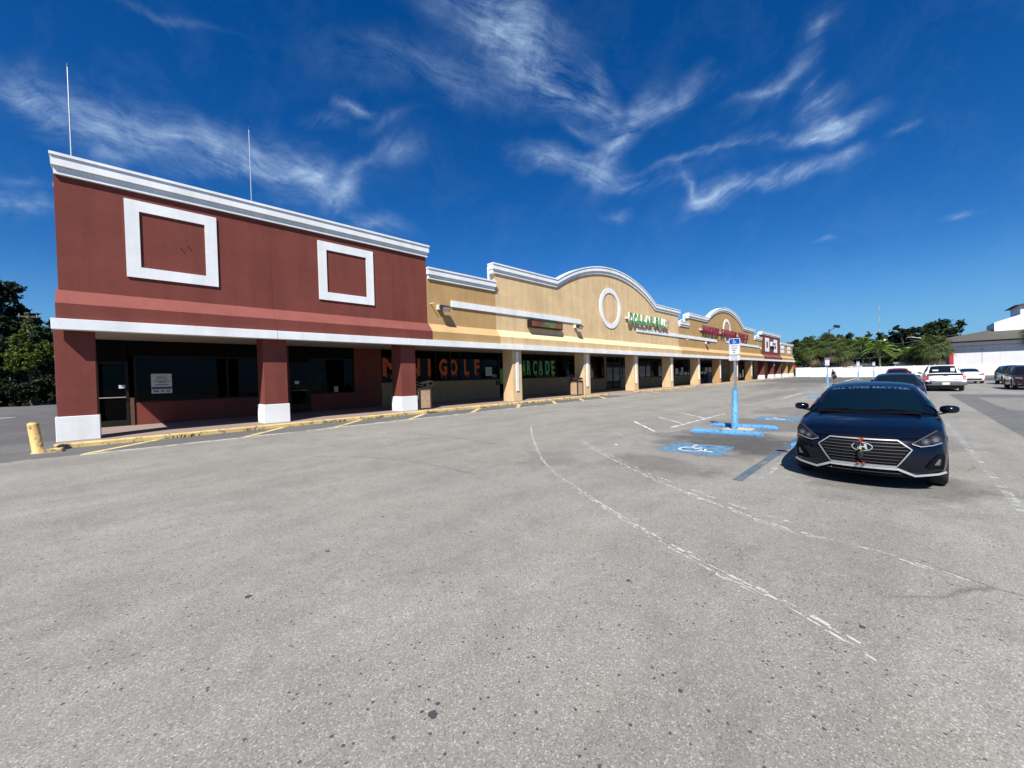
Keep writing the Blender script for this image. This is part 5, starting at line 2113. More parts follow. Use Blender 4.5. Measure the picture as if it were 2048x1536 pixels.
plain_rear(H, .98)
H = car(SUV, 'parked_suv', 'dark maroon suv cut off by the right edge, nearest on that side', 'car', (43.1, -6.42, 0), 0, 'paint_maroon')
plain_front(H, .84)
plain_rear(H, .98)
SEDW = dict(SEDAN)
SEDW.update(L=4.7, rr1=(3.2, 1.45, .57, -.02), rr0=(4.35, 1.10, .70, -.12))
H = car(SEDW, 'parked_sedan', 'white sedan seen from behind, right of the pickup', 'car', (62.2, -4.55, 0), PI + .05, 'paint_white')
plain_front(H)
plain_rear(H, .90, .66, .40)
H['fill']('rear_diffuser', [(-.72, .36), (.72, .36), (.66, .50), (-.66, .50)], H['tail'], .01, 'black_plastic', H['root'], 4, 8)
H['band']('tail_crease', [(-.42, .70), (-.28, .78), (.28, .78), (.42, .70)], .02, H['tail'], .01, 'dark_metal', H['root'])
H = car(SEDAN, 'parked_sedan', 'dark grey car mostly hidden behind the white sedan', 'car', (68.0, -4.3, 0), 0, 'paint_grey')
plain_front(H)
plain_rear(H)

PICK = dict(L=5.6, w=.98, wheel=(1.0, 4.35), wr=.39, track=.83,
            hw=[(0, .90), (.15, .94), (.5, .97), (1.4, .98), (5.2, .98), (5.6, .975)],
            top=[(0, 1.00), (.06, 1.08), (.25, 1.13), (1.3, 1.20), (2.4, 1.21), (3.6, 1.21), (5.5, 1.21), (5.6, 1.205)],
            sh=[(0, .92), (.12, 1.0), (.5, 1.10), (1.3, 1.15), (3.6, 1.19), (5.5, 1.195), (5.6, 1.19)],
            bot=[(0, .42), (.3, .36), (5.2, .40), (5.6, .62)],
            fbow=.15, rbow=.02,
            ws0=(1.45, 1.20, .80, .15), ws1=(2.0, 1.78, .68, .06), rf=(2.6, 1.87, .67), rr1=(3.35, 1.82, .66, -.02), rr0=(3.62, 1.22, .80, -.04), belt=1.16, pillars=(.47, .50, .74, .76), mirror=(1.75, 1.10, 1.28), black_mirrors=True)
H = car(PICK, 'pickup_truck', 'white pickup truck seen from behind with dark grey bumper', 'pickup truck', (46.2, -2.12, 0), PI + .02, 'paint_white')
r_, tl, fl, bd = H['root'], H['tail'], H['fill'], H['band']
fl('tailgate', [(-.76, .68), (.76, .68), (.76, 1.175), (-.76, 1.175)], tl, .012, 'paint_white', r_, 4, 6, .012)
hd2 = fl('tailgate_handle', [(-.10, 1.055), (.10, 1.055), (.10, 1.10), (-.10, 1.10)], tl, .03, 'black_plastic', r_, 2, 3)
fl('tailgate_handle', [(-.10, .93), (.10, .93), (.10, .965), (-.10, .965)], tl, .03, 'black_plastic', r_, 2, 3)
for s in (-1, 1):
    fl('tail_light', mir([(.80, .83), (.955, .83), (.955, 1.10), (.80, 1.10)], s), tl, .016, 'tail_red', r_, 4, 3)
MB().box(5.52, 5.74, -.97, .97, .44, .66).build('rear_bumper', 'bumper_grey', r_, False, .03)
MB().box(5.741, 5.75, -.17, .17, .48, .63).build('licence_plate', 'plate_white', r_)
MB().box(3.72, 5.50, -.86, .86, 1.206, 1.222).build('bed_cover', 'black_plastic', r_)
fl('badge', [(.40, .80), (.62, .80), (.62, .84), (.40, .84)], tl, .026, 'dark_chrome', r_, 2, 3)
fl('badge', [(-.62, .72), (-.45, .72), (-.45, .75), (-.62, .75)], tl, .026, 'dark_chrome', r_, 2, 3)
for (y0, y1, z0_, z1_) in ((.38, .58, 1.38, 1.62), (-.52, -.22, 1.42, 1.52)):
    box('window_sticker', 3.60, 3.64, y0, y1, z0_, z1_, 'sign_white', r_)
plain_front(H, .95)


# ================================================================ people
def person(name, label, loc, rot, joints, shirt, shorts, long_sleeve=False):
    """joints in local metres, facing +X; grown with a skin modifier"""
    r = thing(name, label, 'person', loc, rot)

    def grow(nm, chain_v, chain_e, radii, mat, root_i=0, sub=1):
        me = bpy.data.meshes.new(nm)
        me.from_pydata([Vector(v) for v in chain_v], chain_e, [])
        o = bpy.data.objects.new(nm, me)
        COL.objects.link(o)
        o.parent = r
        me.materials.append(M(mat))
        md = o.modifiers.new('skin', 'SKIN')
        md.use_smooth_shade = True
        for i, v in enumerate(me.skin_vertices[0].data):
            v.radius = (radii[i], radii[i])
            v.use_root = (i == root_i)
        s = o.modifiers.new('sub', 'SUBSURF')
        s.levels = sub
        s.render_levels = sub
        return o
    J = joints
    V = [J['pelvis'], J['waist'], J['chest'], J['neck'], J['head'], J['crown']]
    R = [.145, .125, .15, .055, .088, .06]
    E_ = [(0, 1), (1, 2), (2, 3), (3, 4), (4, 5)]
    for s in ('l', 'r'):
        n = len(V)
        V += [J['sho_' + s], J['elb_' + s], J['wri_' + s], J['han_' + s]]
        R += [.062, .042, .032, .03]
        E_ += [(2, n), (n, n + 1), (n + 1, n + 2), (n + 2, n + 3)]
        # fingers and thumb
        h, w = Vector(J['han_' + s]), Vector(J['wri_' + s])
        d = (h - w).normalized()
        side_ = Vector((0, 1, 0)).cross(d)
        if side_.length < .1:
            side_ = Vector((1, 0, 0))
        side_.normalize()
        for k, (off, ln) in enumerate(((-.028, .075), (-.009, .085), (.010, .08), (.028, .062))):
            q = len(V)
            V += [h + side_ * off + d * .03, h + side_ * off + d * ln]
            R += [.009, .008]
            E_ += [(n + 3, q), (q, q + 1)]
        q = len(V)
        V += [h - side_ * .035 - d * .005, h - side_ * .055 + d * .035]
        R += [.010, .009]
        E_ += [(n + 3, q), (q, q + 1)]
        n = len(V)
        V += [J['hip_' + s], J['kne_' + s], J['ank_' + s], J['toe_' + s]]
        R += [.095, .062, .042, .04]
        E_ += [(0, n), (n, n + 1), (n + 1, n + 2), (n + 2, n + 3)]
    grow('body', V, E_, R, 'skin')
    sv = [J['pelvis'], J['waist'], J['chest'], Vector(J['chest']).lerp(Vector(J['neck']), .55)]
    sr = [.185, .175, .20, .10]
    se = [(0, 1), (1, 2), (2, 3)]
    for s in ('l', 'r'):
        n = len(sv)
        sv += [J['sho_' + s], Vector(J['sho_' + s]).lerp(Vector(J['elb_' + s]), .85)]
        sr += [.082, .062]
        se += [(2, n), (n, n + 1)]
    grow('shirt', sv, se, sr, shirt)
    hv = [J['pelvis'] if not isinstance(J['pelvis'], Vector) else J['pelvis']]
    hr = [.17]
    he = []
    for s in ('l', 'r'):
        n = len(hv)
        hv += [J['hip_' + s], Vector(J['hip_' + s]).lerp(Vector(J['kne_' + s]), .85)]
        hr += [.12, .10]
        he += [(0, n), (n, n + 1)]
    grow('shorts', hv, he, hr, shorts)
    c, h = Vector(J['crown']), Vector(J['head'])
    grow('hair', [h.lerp(c, .45) + Vector((-.035, 0, .0)), c + Vector((-.01, 0, .005))], [(0, 1)], [.088, .066], 'hair_dark', 0, 2)
    for s in ('l', 'r'):
        a, t = Vector(J['ank_' + s]), Vector(J['toe_' + s])
        grow('shoe', [a + Vector((-.04, 0, -.035)), t], [(0, 1)], [.048, .046], 'cloth_black', 0, 1)
    # face: eyes, nose, mouth, ears
    f = (Vector((1, 0, 0)) * .9 + (c - h).normalized() * 0).normalized()
    for sy in (-1, 1):
        MB().tube([h + f * .078 + Vector((0, sy * .03, .02)), h + f * .088 + Vector((0, sy * .03, .02))], .011, 8).build('eye', 'hair_dark', r)
        MB().tube([h + Vector((-.01, sy * .082, .0)), h + Vector((-.012, sy * .098, .012))], [.022, .016], 8).build('ear', 'skin', r)
    MB().tube([h + f * .082 + Vector((0, 0, .012)), h + f * .105 + Vector((0, 0, -.022))], [.008, .014], 8).build('nose', 'skin', r)
    MB().tube([h + f * .085 + Vector((0, -.022, -.045)), h + f * .085 + Vector((0, .022, -.045))], .007, 6).build('mouth', 'sign_side_red', r)
    return r


def pose(lean=0.0, stride=0.0, arm=0.0):
    J = {}
    J['pelvis'] = (0, 0, .95)
    up = Vector((math.sin(lean), 0, math.cos(lean)))
    P0 = Vector((0, 0, .95))
    J['waist'] = P0 + up * .17
    J['chest'] = P0 + up * .40
    J['neck'] = P0 + up * .58 + Vector((.03, 0, 0))
    J['head'] = P0 + up * .70 + Vector((.07, 0, 0))
    J['crown'] = P0 + up * .79 + Vector((.075, 0, 0))
    for s, k in (('l', 1), ('r', -1)):
        sh_ = P0 + up * .47 + Vector((0, .19 * k, 0))
        J['sho_' + s] = sh_
        a = arm if k > 0 else arm * .7
        e = sh_ + Vector((math.sin(a * .6) * .28, .04 * k, -math.cos(a * .6) * .28))
        w = e + Vector((math.sin(a) * .25, -.02 * k, -math.cos(a) * .25))
        J['elb_' + s], J['wri_' + s] = e, w
        J['han_' + s] = w + (w - e).normalized() * .07
        st = stride * k
        hip = Vector((0, .095 * k, .90))
        kn = hip + Vector((math.sin(st) * .42 + .03, 0, -math.cos(st) * .42))
        an = kn + Vector((math.sin(st - .12) * .42, 0, -math.cos(st - .12) * .42))
        an.z = max(an.z, .075)
        J['hip_' + s], J['kne_' + s], J['ank_' + s] = hip, kn, an
        J['toe_' + s] = (an.x + .17, an.y + .01 * k, .046)
    return J


person('person', 'person in black shirt and dark shorts walking past the second parking sign', (57.5, 5.35, 0), PI - .9, pose(.16, .22, .5), 'cloth_black', 'cloth_black')
person('person', 'person in a white shirt stooping beside the red suv', (51.4, -1.05, 0), PI / 2 + .4, pose(.85, .08, .9), 'cloth_white', 'cloth_khaki')

# ================================================================ fence and neighbours
fx = 100.0
fn_ = thing('white_fence', 'long white panel fence closing the far end of the lot', 'fence', (fx, 0, 0))
y = -34.0
fp = MB().box(-.03, .03, 0, 2.36, .06, 1.88)
fpo = None
while y < 15.0:
    z0 = gz(y + 1.2)
    if fpo is None:
        fpo = fp.build('fence_panel', 'vinyl_white', fn_)
        o = fpo
    else:
        o = fpo.copy()
        COL.objects.link(o)
    o.location = (0, y + .06, z0)
    for nm, (za, zb) in (('fence_rail', (1.80, 1.93)), ('fence_rail', (.04, .17))):
        MB().box(-.05, .05, y + .07, y + 2.41, z0 + za, z0 + zb).build(nm, 'vinyl_white', fn_)
    MB().box(-.065, .065, y - .06, y + .06, z0, z0 + 2.0).prism([(-.075, y - .07), (.075, y - .07), (.075, y + .07), (-.075, y + .07)], 'z', z0 + 2.001, z0 + 2.04).build('fence_post', 'vinyl_white', fn_)
    y += 2.48

# white building with a shingle roof and a roof turret
wbd = thing('white_building', 'white building with dark shingle roof and a white roof turret behind the fence', 'building', (118, -7.2, 0))
L_ = 34.0
box('wall', 0, 20, -L_, 0, 0, 5.0, 'grey_white_wall', wbd)
box('corner_pier', -.25, .9, -.35, .22, 0, 4.98, 'red_panel', wbd)
box('frieze', -.55, 20, -L_ - .5, 1.0, 5.0, 5.55, 'white_wall', wbd)
box('gutter', -1.0, 20, -L_ - .5, 3.4, 5.56, 6.45, 'roof_fascia', wbd)
# hipped roof
rv = [(-1.2, 5.2, 6.45), (-1.2, -L_, 6.45), (21, -L_, 6.45), (21, 5.2, 6.45), (7.0, -8.2, 9.2), (7.0, -L_ + 4, 9.2), (13, -L_ + 4, 9.2), (13, -8.2, 9.2), (-1.0, 3.2, 7.0)]
obj_from('roof', rv, [(0, 1, 5, 4), (1, 2, 6, 5), (2, 3, 7, 6), (3, 0, 4, 7), (4, 5, 6, 7)], 'roof_shingle', wbd)
tv = MB()
tv.prism([(-6.0, 8.3), (-6.0, 10.0), (-9.2, 11.2), (-9.2, 13.0), (-20, 13.0), (-20, 8.3)], 'x', 4.2, 14)
tv.build('turret_wall', 'white_wall', wbd)
obj_from('turret_roof', [(3.6, -8.4, 13.0), (3.6, -20.6, 13.0), (14.6, -20.6, 13.0), (14.6, -8.4, 13.0), (9.1, -13.0, 14.4), (9.1, -16, 14.4)], [(0, 1, 5, 4), (1, 2, 5), (2, 3, 4, 5), (3, 0, 4), (0, 3, 2, 1)], 'roof_shingle', wbd)
f = MB()
for (a, b, c, d) in ((-14.8, -11.0, 12.3, 12.6), (-14.8, -11.0, 9.5, 9.8), (-14.8, -14.5, 9.8, 12.3), (-11.3, -11.0, 9.8, 12.3)):
    f.box(4.05, 4.20, a, b, c, d)
f.build('blind_window_frame', 'white_wall', wbd)
box('roof_unit', 3.0, 3.9, -14.6, -13.7, 8.0, 9.4, 'galvanised', wbd)
box('wall_joint', -.02, -.001, -4.06, -4.0, 0, 4.99, 'sign_back', wbd)
# low roofs just over the fence
for (x, y0, y1, z, mat, lab) in ((108, 4.2, 11.2, 2.65, 'bumper_grey', 'long low grey roof showing over the fence below the palms'), (109, -2.8, .8, 2.75, 'sign_back', 'short grey roof showing over the fence right of the bright palm')):
    rb = thing('low_shed', lab, 'shed', (x, 0, 0))
    box('wall', 0, 3, y0, y1, 0, z - .35, 'white_wall', rb)
    box('roof', -.3, 3.3, y0 - .2, y1 + .2, z - .34, z, mat, rb)
# a red awning end beside the last shop
ra = thing('red_awning', 'small red awning sticking out past the last shop bay', 'awning', (101.6, 15.9, 0))
MB().prism([(0, 2.9), (1.2, 2.3), (1.2, 2.05), (0, 2.05)], 'y', 0, 1.2).build('canopy', 'red_panel', ra)
for yy in (.1, 1.1):
    MB().tube([(1.1, yy, 0.27), (1.1, yy, 2.1)], .04, 6).build('leg', 'dark_metal', ra)
# far parked van roof over the fence
vn = car(SUV, 'parked_suv', 'white vehicle whose roof just shows over the fence by the bright palm', 'car', (104.5, 3.6, .55), 1.3, 'paint_white')

# lamps and poles
def lot_lamp(x, y, h, label):
    r = thing('lamp_post', label, 'lamp post', (x, y, 0))
    MB().tube([(0, 0, 0), (0, 0, h)], [.14, .10], 10).build('pole', 'dark_metal', r)
    MB().tube([(0, 0, h - .35), (-.5, -.9, h + .05)], .06, 6).build('arm', 'dark_metal', r)
    MB().tube([(0, 0, h - .5), (.5, .9, h - .9)], .05, 6).build('arm', 'dark_metal', r)
    hd_ = MB().box(-.45, .45, -.55, .55, -.18, .30).build('lamp_head', 'dark_metal', r, False, .03)
    hd_.location = (-.75, -1.35, h + .35)
    hd_.rotation_euler = (math.radians(14), math.radians(-14), 0)
    box('lens', -.38, .38, -.48, .48, -.20, -.181, 'lamp_glass', hd_)


lot_lamp(112, 11.2, 10.6, 'tall lamp post with a dark square head rising over the round palms')
st = thing('street_light', 'grey cobra head street light in front of the dark trees', 'street light', (128, -4.2, 0))
MB().tube([(0, 0, 0), (0, 0, 7.6)], [.09, .06], 8).build('pole', 'galvanised', st)
MB().tube([(0, 0, 7.5), (0, 1.0, 8.2), (0, 2.4, 8.5)], [.045, .035, .035], 6).build('arm', 'galvanised', st)
MB().box(-.13, .13, 2.3, 3.1, 8.42, 8.56).build('lamp_head', 'sign_back', st, False, .05)


def wires(name, label, p0, p1, sag, lines, rad=.014):
    r = thing(name, label, 'wires', (0, 0, 0))
    for (dx, dz) in lines:
        pts = []
        for k in range(13):
            t = k / 12
            p = Vector(p0).lerp(Vector(p1), t)
            pts.append((p.x + dx, p.y, p.z + dz - sag * 4 * t * (1 - t)))
        MB().tube(pts, rad, 5).build('wire', 'galvanised', r)


wires('power_lines', 'power lines crossing in front of the trees beside the white building', (127, 14, 6.6), (127, -14, 9.6), .9, ((0, 0), (0, -1.3), (0, -2.6)), .014)
rm = thing('radio_mast', 'thin far radio mast on the skyline above the trees', 'mast', (420, 11.5, 0))
MB().tube([(0, 0, 0), (0, 0, 52)], [.16, .10], 5).build('lattice', 'sign_back', rm)
for k in range(5):
    MB().tube([(0, 0, 10 + 9 * k), (0, 0, 14 + 9 * k)], .18, 5).build('red_band', 'sign_faded', rm)
wt = thing('water_tank', 'small white tank top peeking through the far tree line', 'tank', (240, 5.0, -5.5))
MB().tube([(0, 0, 0), (0, 0, 17)], [.6, .6], 8).build('leg', 'sign_white', wt)
MB().tube([(0, 0, 16.5), (0, 0, 17.5), (0, 0, 19.5), (0, 0, 20.3)], [.8, 1.5, 1.5, .6], 12).build('tank', 'sign_white', wt, True)

up_ = thing('utility_pole', 'weathered wooden utility pole standing in the vines at the left', 'pole', (-5.75, 61.9, .27))
MB().tube([(0, 0, 0), (0, 0, 9.3)], [.16, .12], 9).build('pole', 'pole_wood', up_)
MB().box(-.7, .7, -.05, .05, 8.8, 8.93).build('crossarm', 'pole_wood', up_)
for k in (-.7, .7):
    MB().tube([(k * .8, 0, 8.93), (k * .8, 0, 9.15)], [.05, .03], 6).build('insulator', 'sign_back', up_)
wires('power_lines', 'thin lines running right from the utility pole at the left', (-5.75, 61.9, 9.3), (30, 64, 9.8), .5, ((0, 0), (0, -1.1), (0, -3.6), (0, -4.7)), .009)


# ================================================================ planting
def leaf_cloud(name, blobs, n, size, mat, parent, seed, shell_=.55, droop=0.0):
    """leaf-sized faces spread through a crown made of uneven lobes"""
    rr = random.Random(seed)
    tot = sum(b[3] * b[4] * b[5] for b in blobs) or 1
    vs, fs = [], []
    for b in blobs:
        k = max(20, int(n * (b[3] * b[4] * b[5]) / tot))
        # sub clumps give light and dark masses and gaps between them
        clumps = []
        for _ in range(max(5, k // 55)):
            u = Vector((rr.gauss(0, 1), rr.gauss(0, 1), rr.gauss(0, 1))).normalized()
            rad = shell_ + (1 - shell_) * rr.random() ** .5
            clumps.append(Vector((b[0] + u.x * b[3] * rad, b[1] + u.y * b[4] * rad, b[2] + u.z * b[5] * rad)))
        cr = (b[3] * b[4] * b[5]) ** (1 / 3) * .26
        for _ in range(k):
            c = clumps[rr.randrange(len(clumps))]
            p = c + Vector((rr.gauss(0, 1), rr.gauss(0, 1), rr.gauss(0, .8))) * cr * .55
            nrm = Vector((rr.gauss(0, .7), rr.gauss(0, .7), rr.gauss(.5, .6))).normalized()
            t = nrm.cross(Vector((rr.gauss(0, 1), rr.gauss(0, 1), rr.gauss(0, 1)))).normalized()
            w = nrm.cross(t)
            s = size * rr.uniform(.6, 1.3)
            i = len(vs)
            vs += [p - t * s, p + w * s * .55 + nrm * s * .15, p + t * s, p - w * s * .55 + nrm * s * .15]
            fs.append((i, i + 1, i + 2, i + 3))
    return obj_from(name, vs, fs, mat, parent)


def tree(label, x, y, z, h, blobs, n, size, mat, seed, name='oak_tree', group=None, trunk_r=.35):
    r = thing(name, label, 'tree', (x, y, z), 0, group)
    rr = random.Random(seed)
    t = MB()
    top = h * .5
    t.tube([(0, 0, 0), (rr.uniform(-.2, .2), rr.uniform(-.2, .2), top * .5), (rr.uniform(-.4, .4), rr.uniform(-.4, .4), top)], [trunk_r, trunk_r * .75, trunk_r * .55], 8)
    for b in blobs:
        m = Vector((b[0] * .5, b[1] * .5, (top + b[2]) * .5))
        t.tube([(0, 0, top * .75), m, (b[0], b[1], b[2])], [trunk_r * .45, trunk_r * .3, trunk_r * .08], 6)
    t.build('trunk', 'bark', r, True)
    leaf_cloud('crown', blobs, n, size, mat, r, seed)
    return r


def lobes(rr, R, h0, h1, n, flat=.75):
    out = []
    for k in range(n):
        a = 2 * PI * k / n + rr.uniform(-.4, .4)
        d = R * rr.uniform(.25, .62)
        s = R * rr.uniform(.38, .60)
        out.append((math.cos(a) * d, math.sin(a) * d, rr.uniform(h0 + s * .5, h1 - s * flat * .8), s, s, s * flat))
    out.append((0, 0, h1 - R * .38, R * .5, R * .5, R * .4))
    return out


# left: dark mass of trees and a vine-covered snag
rr = random.Random(21)
LT = 'trees behind the yard at the left'
tree('tallest dark tree at the left edge, rising above the vines', -9.6, 71, .27, 14.5, lobes(rr, 4.4, 2.0, 14.6, 8) + [(.3, 0, 11.0, 2.2, 2.2, 2.0), (-1.5, 0, 9.0, 2.4, 2.4, 2.0), (1.2, 0, 8.0, 2.2, 2.2, 2.0)], 11000, .27, 'leaf_dark', 31, 'dark_tree', LT, .45)
tree('dark tree just right of the tallest one at the left edge', -7.3, 72, .27, 11, lobes(rr, 2.9, 2.0, 11.3, 7), 6000, .24, 'leaf_dark', 32, 'dark_tree', LT, .35)
tree('dark bushy tree low behind the yellow bollard', -9.2, 65, .27, 7, lobes(rr, 3.0, .2, 7.0, 7), 6000, .22, 'leaf_dark', 33, 'dark_tree', LT, .3)
tree('dark tree half hidden by the left wall of the red shop', -4.2, 69, .27, 9, lobes(rr, 2.6, .5, 8.9, 7), 6000, .22, 'leaf_oak', 34, 'dark_tree', LT, .3)
tree('low dark undergrowth at the foot of the left trees', -7.0, 63, .27, 4.4, lobes(rr, 2.8, .0, 4.2, 8), 6000, .2, 'leaf_dark', 35, 'shrub', LT, .2)
tree('low dark undergrowth beside the left wall of the red shop', -3.9, 62, .27, 4.0, lobes(rr, 2.4, .0, 3.8, 7), 5000, .2, 'leaf_dark', 36, 'shrub', LT, .2)
tree('low dark thicket at the very left edge under the tallest tree', -11.6, 64, .27, 5.0, lobes(rr, 3.4, .0, 5.0, 8), 6000, .22, 'leaf_dark', 37, 'shrub', LT, .2)
tree('dark hedge closing the yard behind the left trees', -6.0, 76, .27, 5.5, lobes(rr, 4.6, .0, 5.6, 10), 8000, .26, 'leaf_dark', 38, 'shrub', LT, .2)
tree('dark hedge closing the yard behind the wall of the red shop', -1.5, 72, .27, 6.0, lobes(rr, 3.6, .0, 6.0, 9), 6000, .24, 'leaf_dark', 39, 'shrub', LT, .2)
vn_ = thing('vine_mound', 'bright green vines climbing the utility pole and its guy wire', 'vines', (-5.8, 61.2, .27))
bl_ = [(.1, 0, 8.3, .25, .3, 1.0), (-.1, 0, 7.3, .45, .4, 1.1), (-.4, 0, 6.1, .65, .5, 1.1), (-.75, 0, 5.0, .75, .6, 1.0), (-1.05, 0, 4.1, .6, .5, .7), (.5, 0, 5.6, .7, .6, 1.1), (1.0, 0, 5.2, .7, .6, 1.1), (.1, 0, 4.4, .8, .6, 1.0), (1.5, 0, 5.9, .5, .5, .8), (-.2, 0, 3.5, .6, .5, .6)]
leaf_cloud('foliage', bl_, 8000, .11, 'leaf_vine', vn_, 41, .4)
MB().tube([(.3, .6, 0), (.3, .3, 5), (.15, .1, 8.6)], [.2, .12, .05], 6).build('stem', 'bark', vn_)

# right: broad trees beyond the fence
RT = 'trees beyond the white fence'
rr = random.Random(8)
tree('dark tree behind the round palms at the end of the strip', 128, 18.0, 0, 10, lobes(rr, 5.4, .8, 9.8, 8), 6000, .38, 'leaf_oak', 51, 'oak_tree', RT)
tree('broad green tree directly past the end of the shop strip', 118, 20.5, 0, 8, lobes(rr, 4.2, .5, 8.2, 8), 6000, .34, 'leaf_palm', 50, 'oak_tree', RT)
tree('dark tree rising left of the bright palm', 150, 10.8, 0, 11.5, lobes(rr, 4.8, 1.0, 11.6, 8), 6000, .38, 'leaf_dark', 52, 'oak_tree', RT)
tree('wide dark tree behind the bright palm', 150, 5.4, 0, 12, lobes(rr, 5.2, 1.0, 11.8, 9), 7000, .38, 'leaf_oak', 53, 'oak_tree', RT)
tree('dark tree right of the bright palm, under the radio mast', 152, .9, 0, 11.8, lobes(rr, 4.6, 1.0, 11.6, 8), 6000, .38, 'leaf_dark', 54, 'oak_tree', RT)
tree('loose pine with sky showing through left of the great round tree', 150, -.6, 0, 13, lobes(rr, 2.8, 7.5, 13.0, 7, .5), 2200, .28, 'leaf_dark', 55, 'pine_tree', RT)
tree('great round topped tree beside the white building', 150, -6.2, 0, 13, lobes(rr, 5.4, 2.0, 12.9, 9), 8000, .36, 'leaf_oak', 56, 'oak_tree', RT, .5)
tree('dark tree at the corner of the white building', 136, -4.6, 0, 8.6, lobes(rr, 3.8, .8, 8.6, 7), 5000, .34, 'leaf_dark', 57, 'oak_tree', RT)
tree('dense dark tree low behind the fence near the second sign', 132, 9.5, 0, 8, lobes(rr, 4.2, .4, 7.6, 7), 5000, .34, 'leaf_dark', 58, 'oak_tree', RT)
tree('dense dark tree low behind the fence by the shed roof', 134, 1.5, 0, 8, lobes(rr, 4.4, .4, 8.0, 7), 5000, .34, 'leaf_dark', 59, 'oak_tree', RT)
# an unbroken far wood closing the horizon
far = []
rr = random.Random(77)
for k in range(46):
    a = -220 + k * 10
    far.append((230 + rr.uniform(-10, 10), a, rr.uniform(4, 7), rr.uniform(7, 10), rr.uniform(7, 10), rr.uniform(5.0, 7.5)))
for k in range(30):
    far.append((-160 + k * 10, 175 + rr.uniform(-8, 8), rr.uniform(3, 6), 9, 9, rr.uniform(5, 8)))
fw_ = leaf_cloud('far_wood', far, 26000, 1.0, 'leaf_oak', None, 78, .3)
fw_['kind'] = 'stuff'
fw_['label'] = 'far line of dark trees closing the horizon'


# ---- palms
def fan_frond(mb, base, dirv, length, rr, fan=.8, leaflets=13, droop=.35):
    d = Vector(dirv).normalized()
    up = Vector((0, 0, 1))
    sidev = d.cross(up)
    if sidev.length < .1:
        sidev = Vector((1, 0, 0))
    sidev.normalize()
    nrm = sidev.cross(d).normalized()
    hub = Vector(base) + d * length * .5 - up * droop * .12 * length
    mb.tube([base, Vector(base).lerp(hub, .5) + nrm * .04, hub], [.03, .025, .02], 4, False)
    for k in range(leaflets):
        a = (k / (leaflets - 1) - .5) * 2 * fan * 1.9
        l = length * .62 * (1 - .25 * abs(a) / (fan * 1.9)) * rr.uniform(.85, 1.1)
        dd = (d * math.cos(a) + sidev * math.sin(a)).normalized()
        mid = hub + dd * l * .55 + nrm * .05 * l
        tip = hub + dd * l - up * droop * l * rr.uniform(.6, 1.3)
        w = dd.cross(nrm).normalized() * .030 * (length / 1.6)
        i = len(mb.v)
        mb.v += [tuple(hub), tuple(mid + w), tuple(tip), tuple(mid - w)]
        mb.f += [(i, i + 1, i + 2, i + 3)]


def sabal(x, y, h, R, label, seed, z=0.0, dead=16, live=52, bright='leaf_palm', skirt=True):
    r = thing('sabal_palm', label, 'palm', (x, y, z), 0, 'round headed palms')
    rr = random.Random(seed)
    hb = h - R * .85
    MB().tube([(0, 0, 0), (.1, .05, hb * .5), (.05, 0, hb)], [.22, .19, .22], 10).build('trunk', 'palm_bark', r, True)
    lv, dv = MB(), MB()
    for k in range(live):
        a = k * 2.39996
        el_ = math.asin(max(-.55, min(1, 1 - 1.5 * (k + .5) / live)))
        d = Vector((math.cos(a) * math.cos(el_), math.sin(a) * math.cos(el_), math.sin(el_)))
        fan_frond(lv, Vector((0, 0, hb)) + d * .15, d, R * rr.uniform(.85, 1.12), rr, .8, 21, .40)
    for k in range(dead):
        a = k * 2.39996 + .5
        d = Vector((math.cos(a) * .55, math.sin(a) * .55, -.85))
        fan_frond(dv, Vector((0, 0, hb - .1)), d, R * rr.uniform(.8, 1.1), rr, .6, 14, .5)
    lv.build('fronds', bright, r)
    if dead:
        dv.build('dry_fronds', 'leaf_dry', r)
    return r


def feather_palm(x, y, h, R, label, seed, lean=0.0):
    r = thing('feather_palm', label, 'palm', (x, y, 0), 0, 'feathery palms')
    rr = random.Random(seed)
    hb = h - R * .5
    MB().tube([(0, 0, 0), (lean * .5, lean * .3, hb * .5), (lean, lean * .4, hb)], [.2, .16, .12], 10).build('trunk', 'palm_bark', r, True)
    mb = MB()
    top = Vector((lean, lean * .4, hb))
    for k in range(22):
        a = k * 2.39996
        el_ = math.radians(72 - 92 * k / 22)
        d = Vector((math.cos(a) * math.cos(el_), math.sin(a) * math.cos(el_), math.sin(el_)))
        pts = []
        for j in range(8):
            t = j / 7
            pts.append(top + d * R * t - Vector((0, 0, 1)) * R * .55 * t * t)
        mb.tube(pts, [.035 - .003 * j for j in range(8)], 4, False)
        sd = d.cross(Vector((0, 0, 1)))
        if sd.length < .1:
            sd = Vector((1, 0, 0))
        sd.normalize()
        for j in range(1, 26):
            t = j / 26
            p = top + d * R * t - Vector((0, 0, 1)) * R * .55 * t * t
            for s in (-1, 1):
                l = R * .34 * math.sin(PI * (t * .85 + .12)) * rr.uniform(.8, 1.1)
                tip = p + sd * s * l * .8 + d * l * .35 - Vector((0, 0, 1)) * l * .45
                w = d * .06
                i = len(mb.v)
                mb.v += [tuple(p - w), tuple((p + tip) / 2 - w), tuple(tip), tuple((p + tip) / 2 + w)]
                mb.f += [(i, i + 1, i + 2, i + 3)]
    mb.build('fronds', 'leaf_palm_bright', r)
    return r


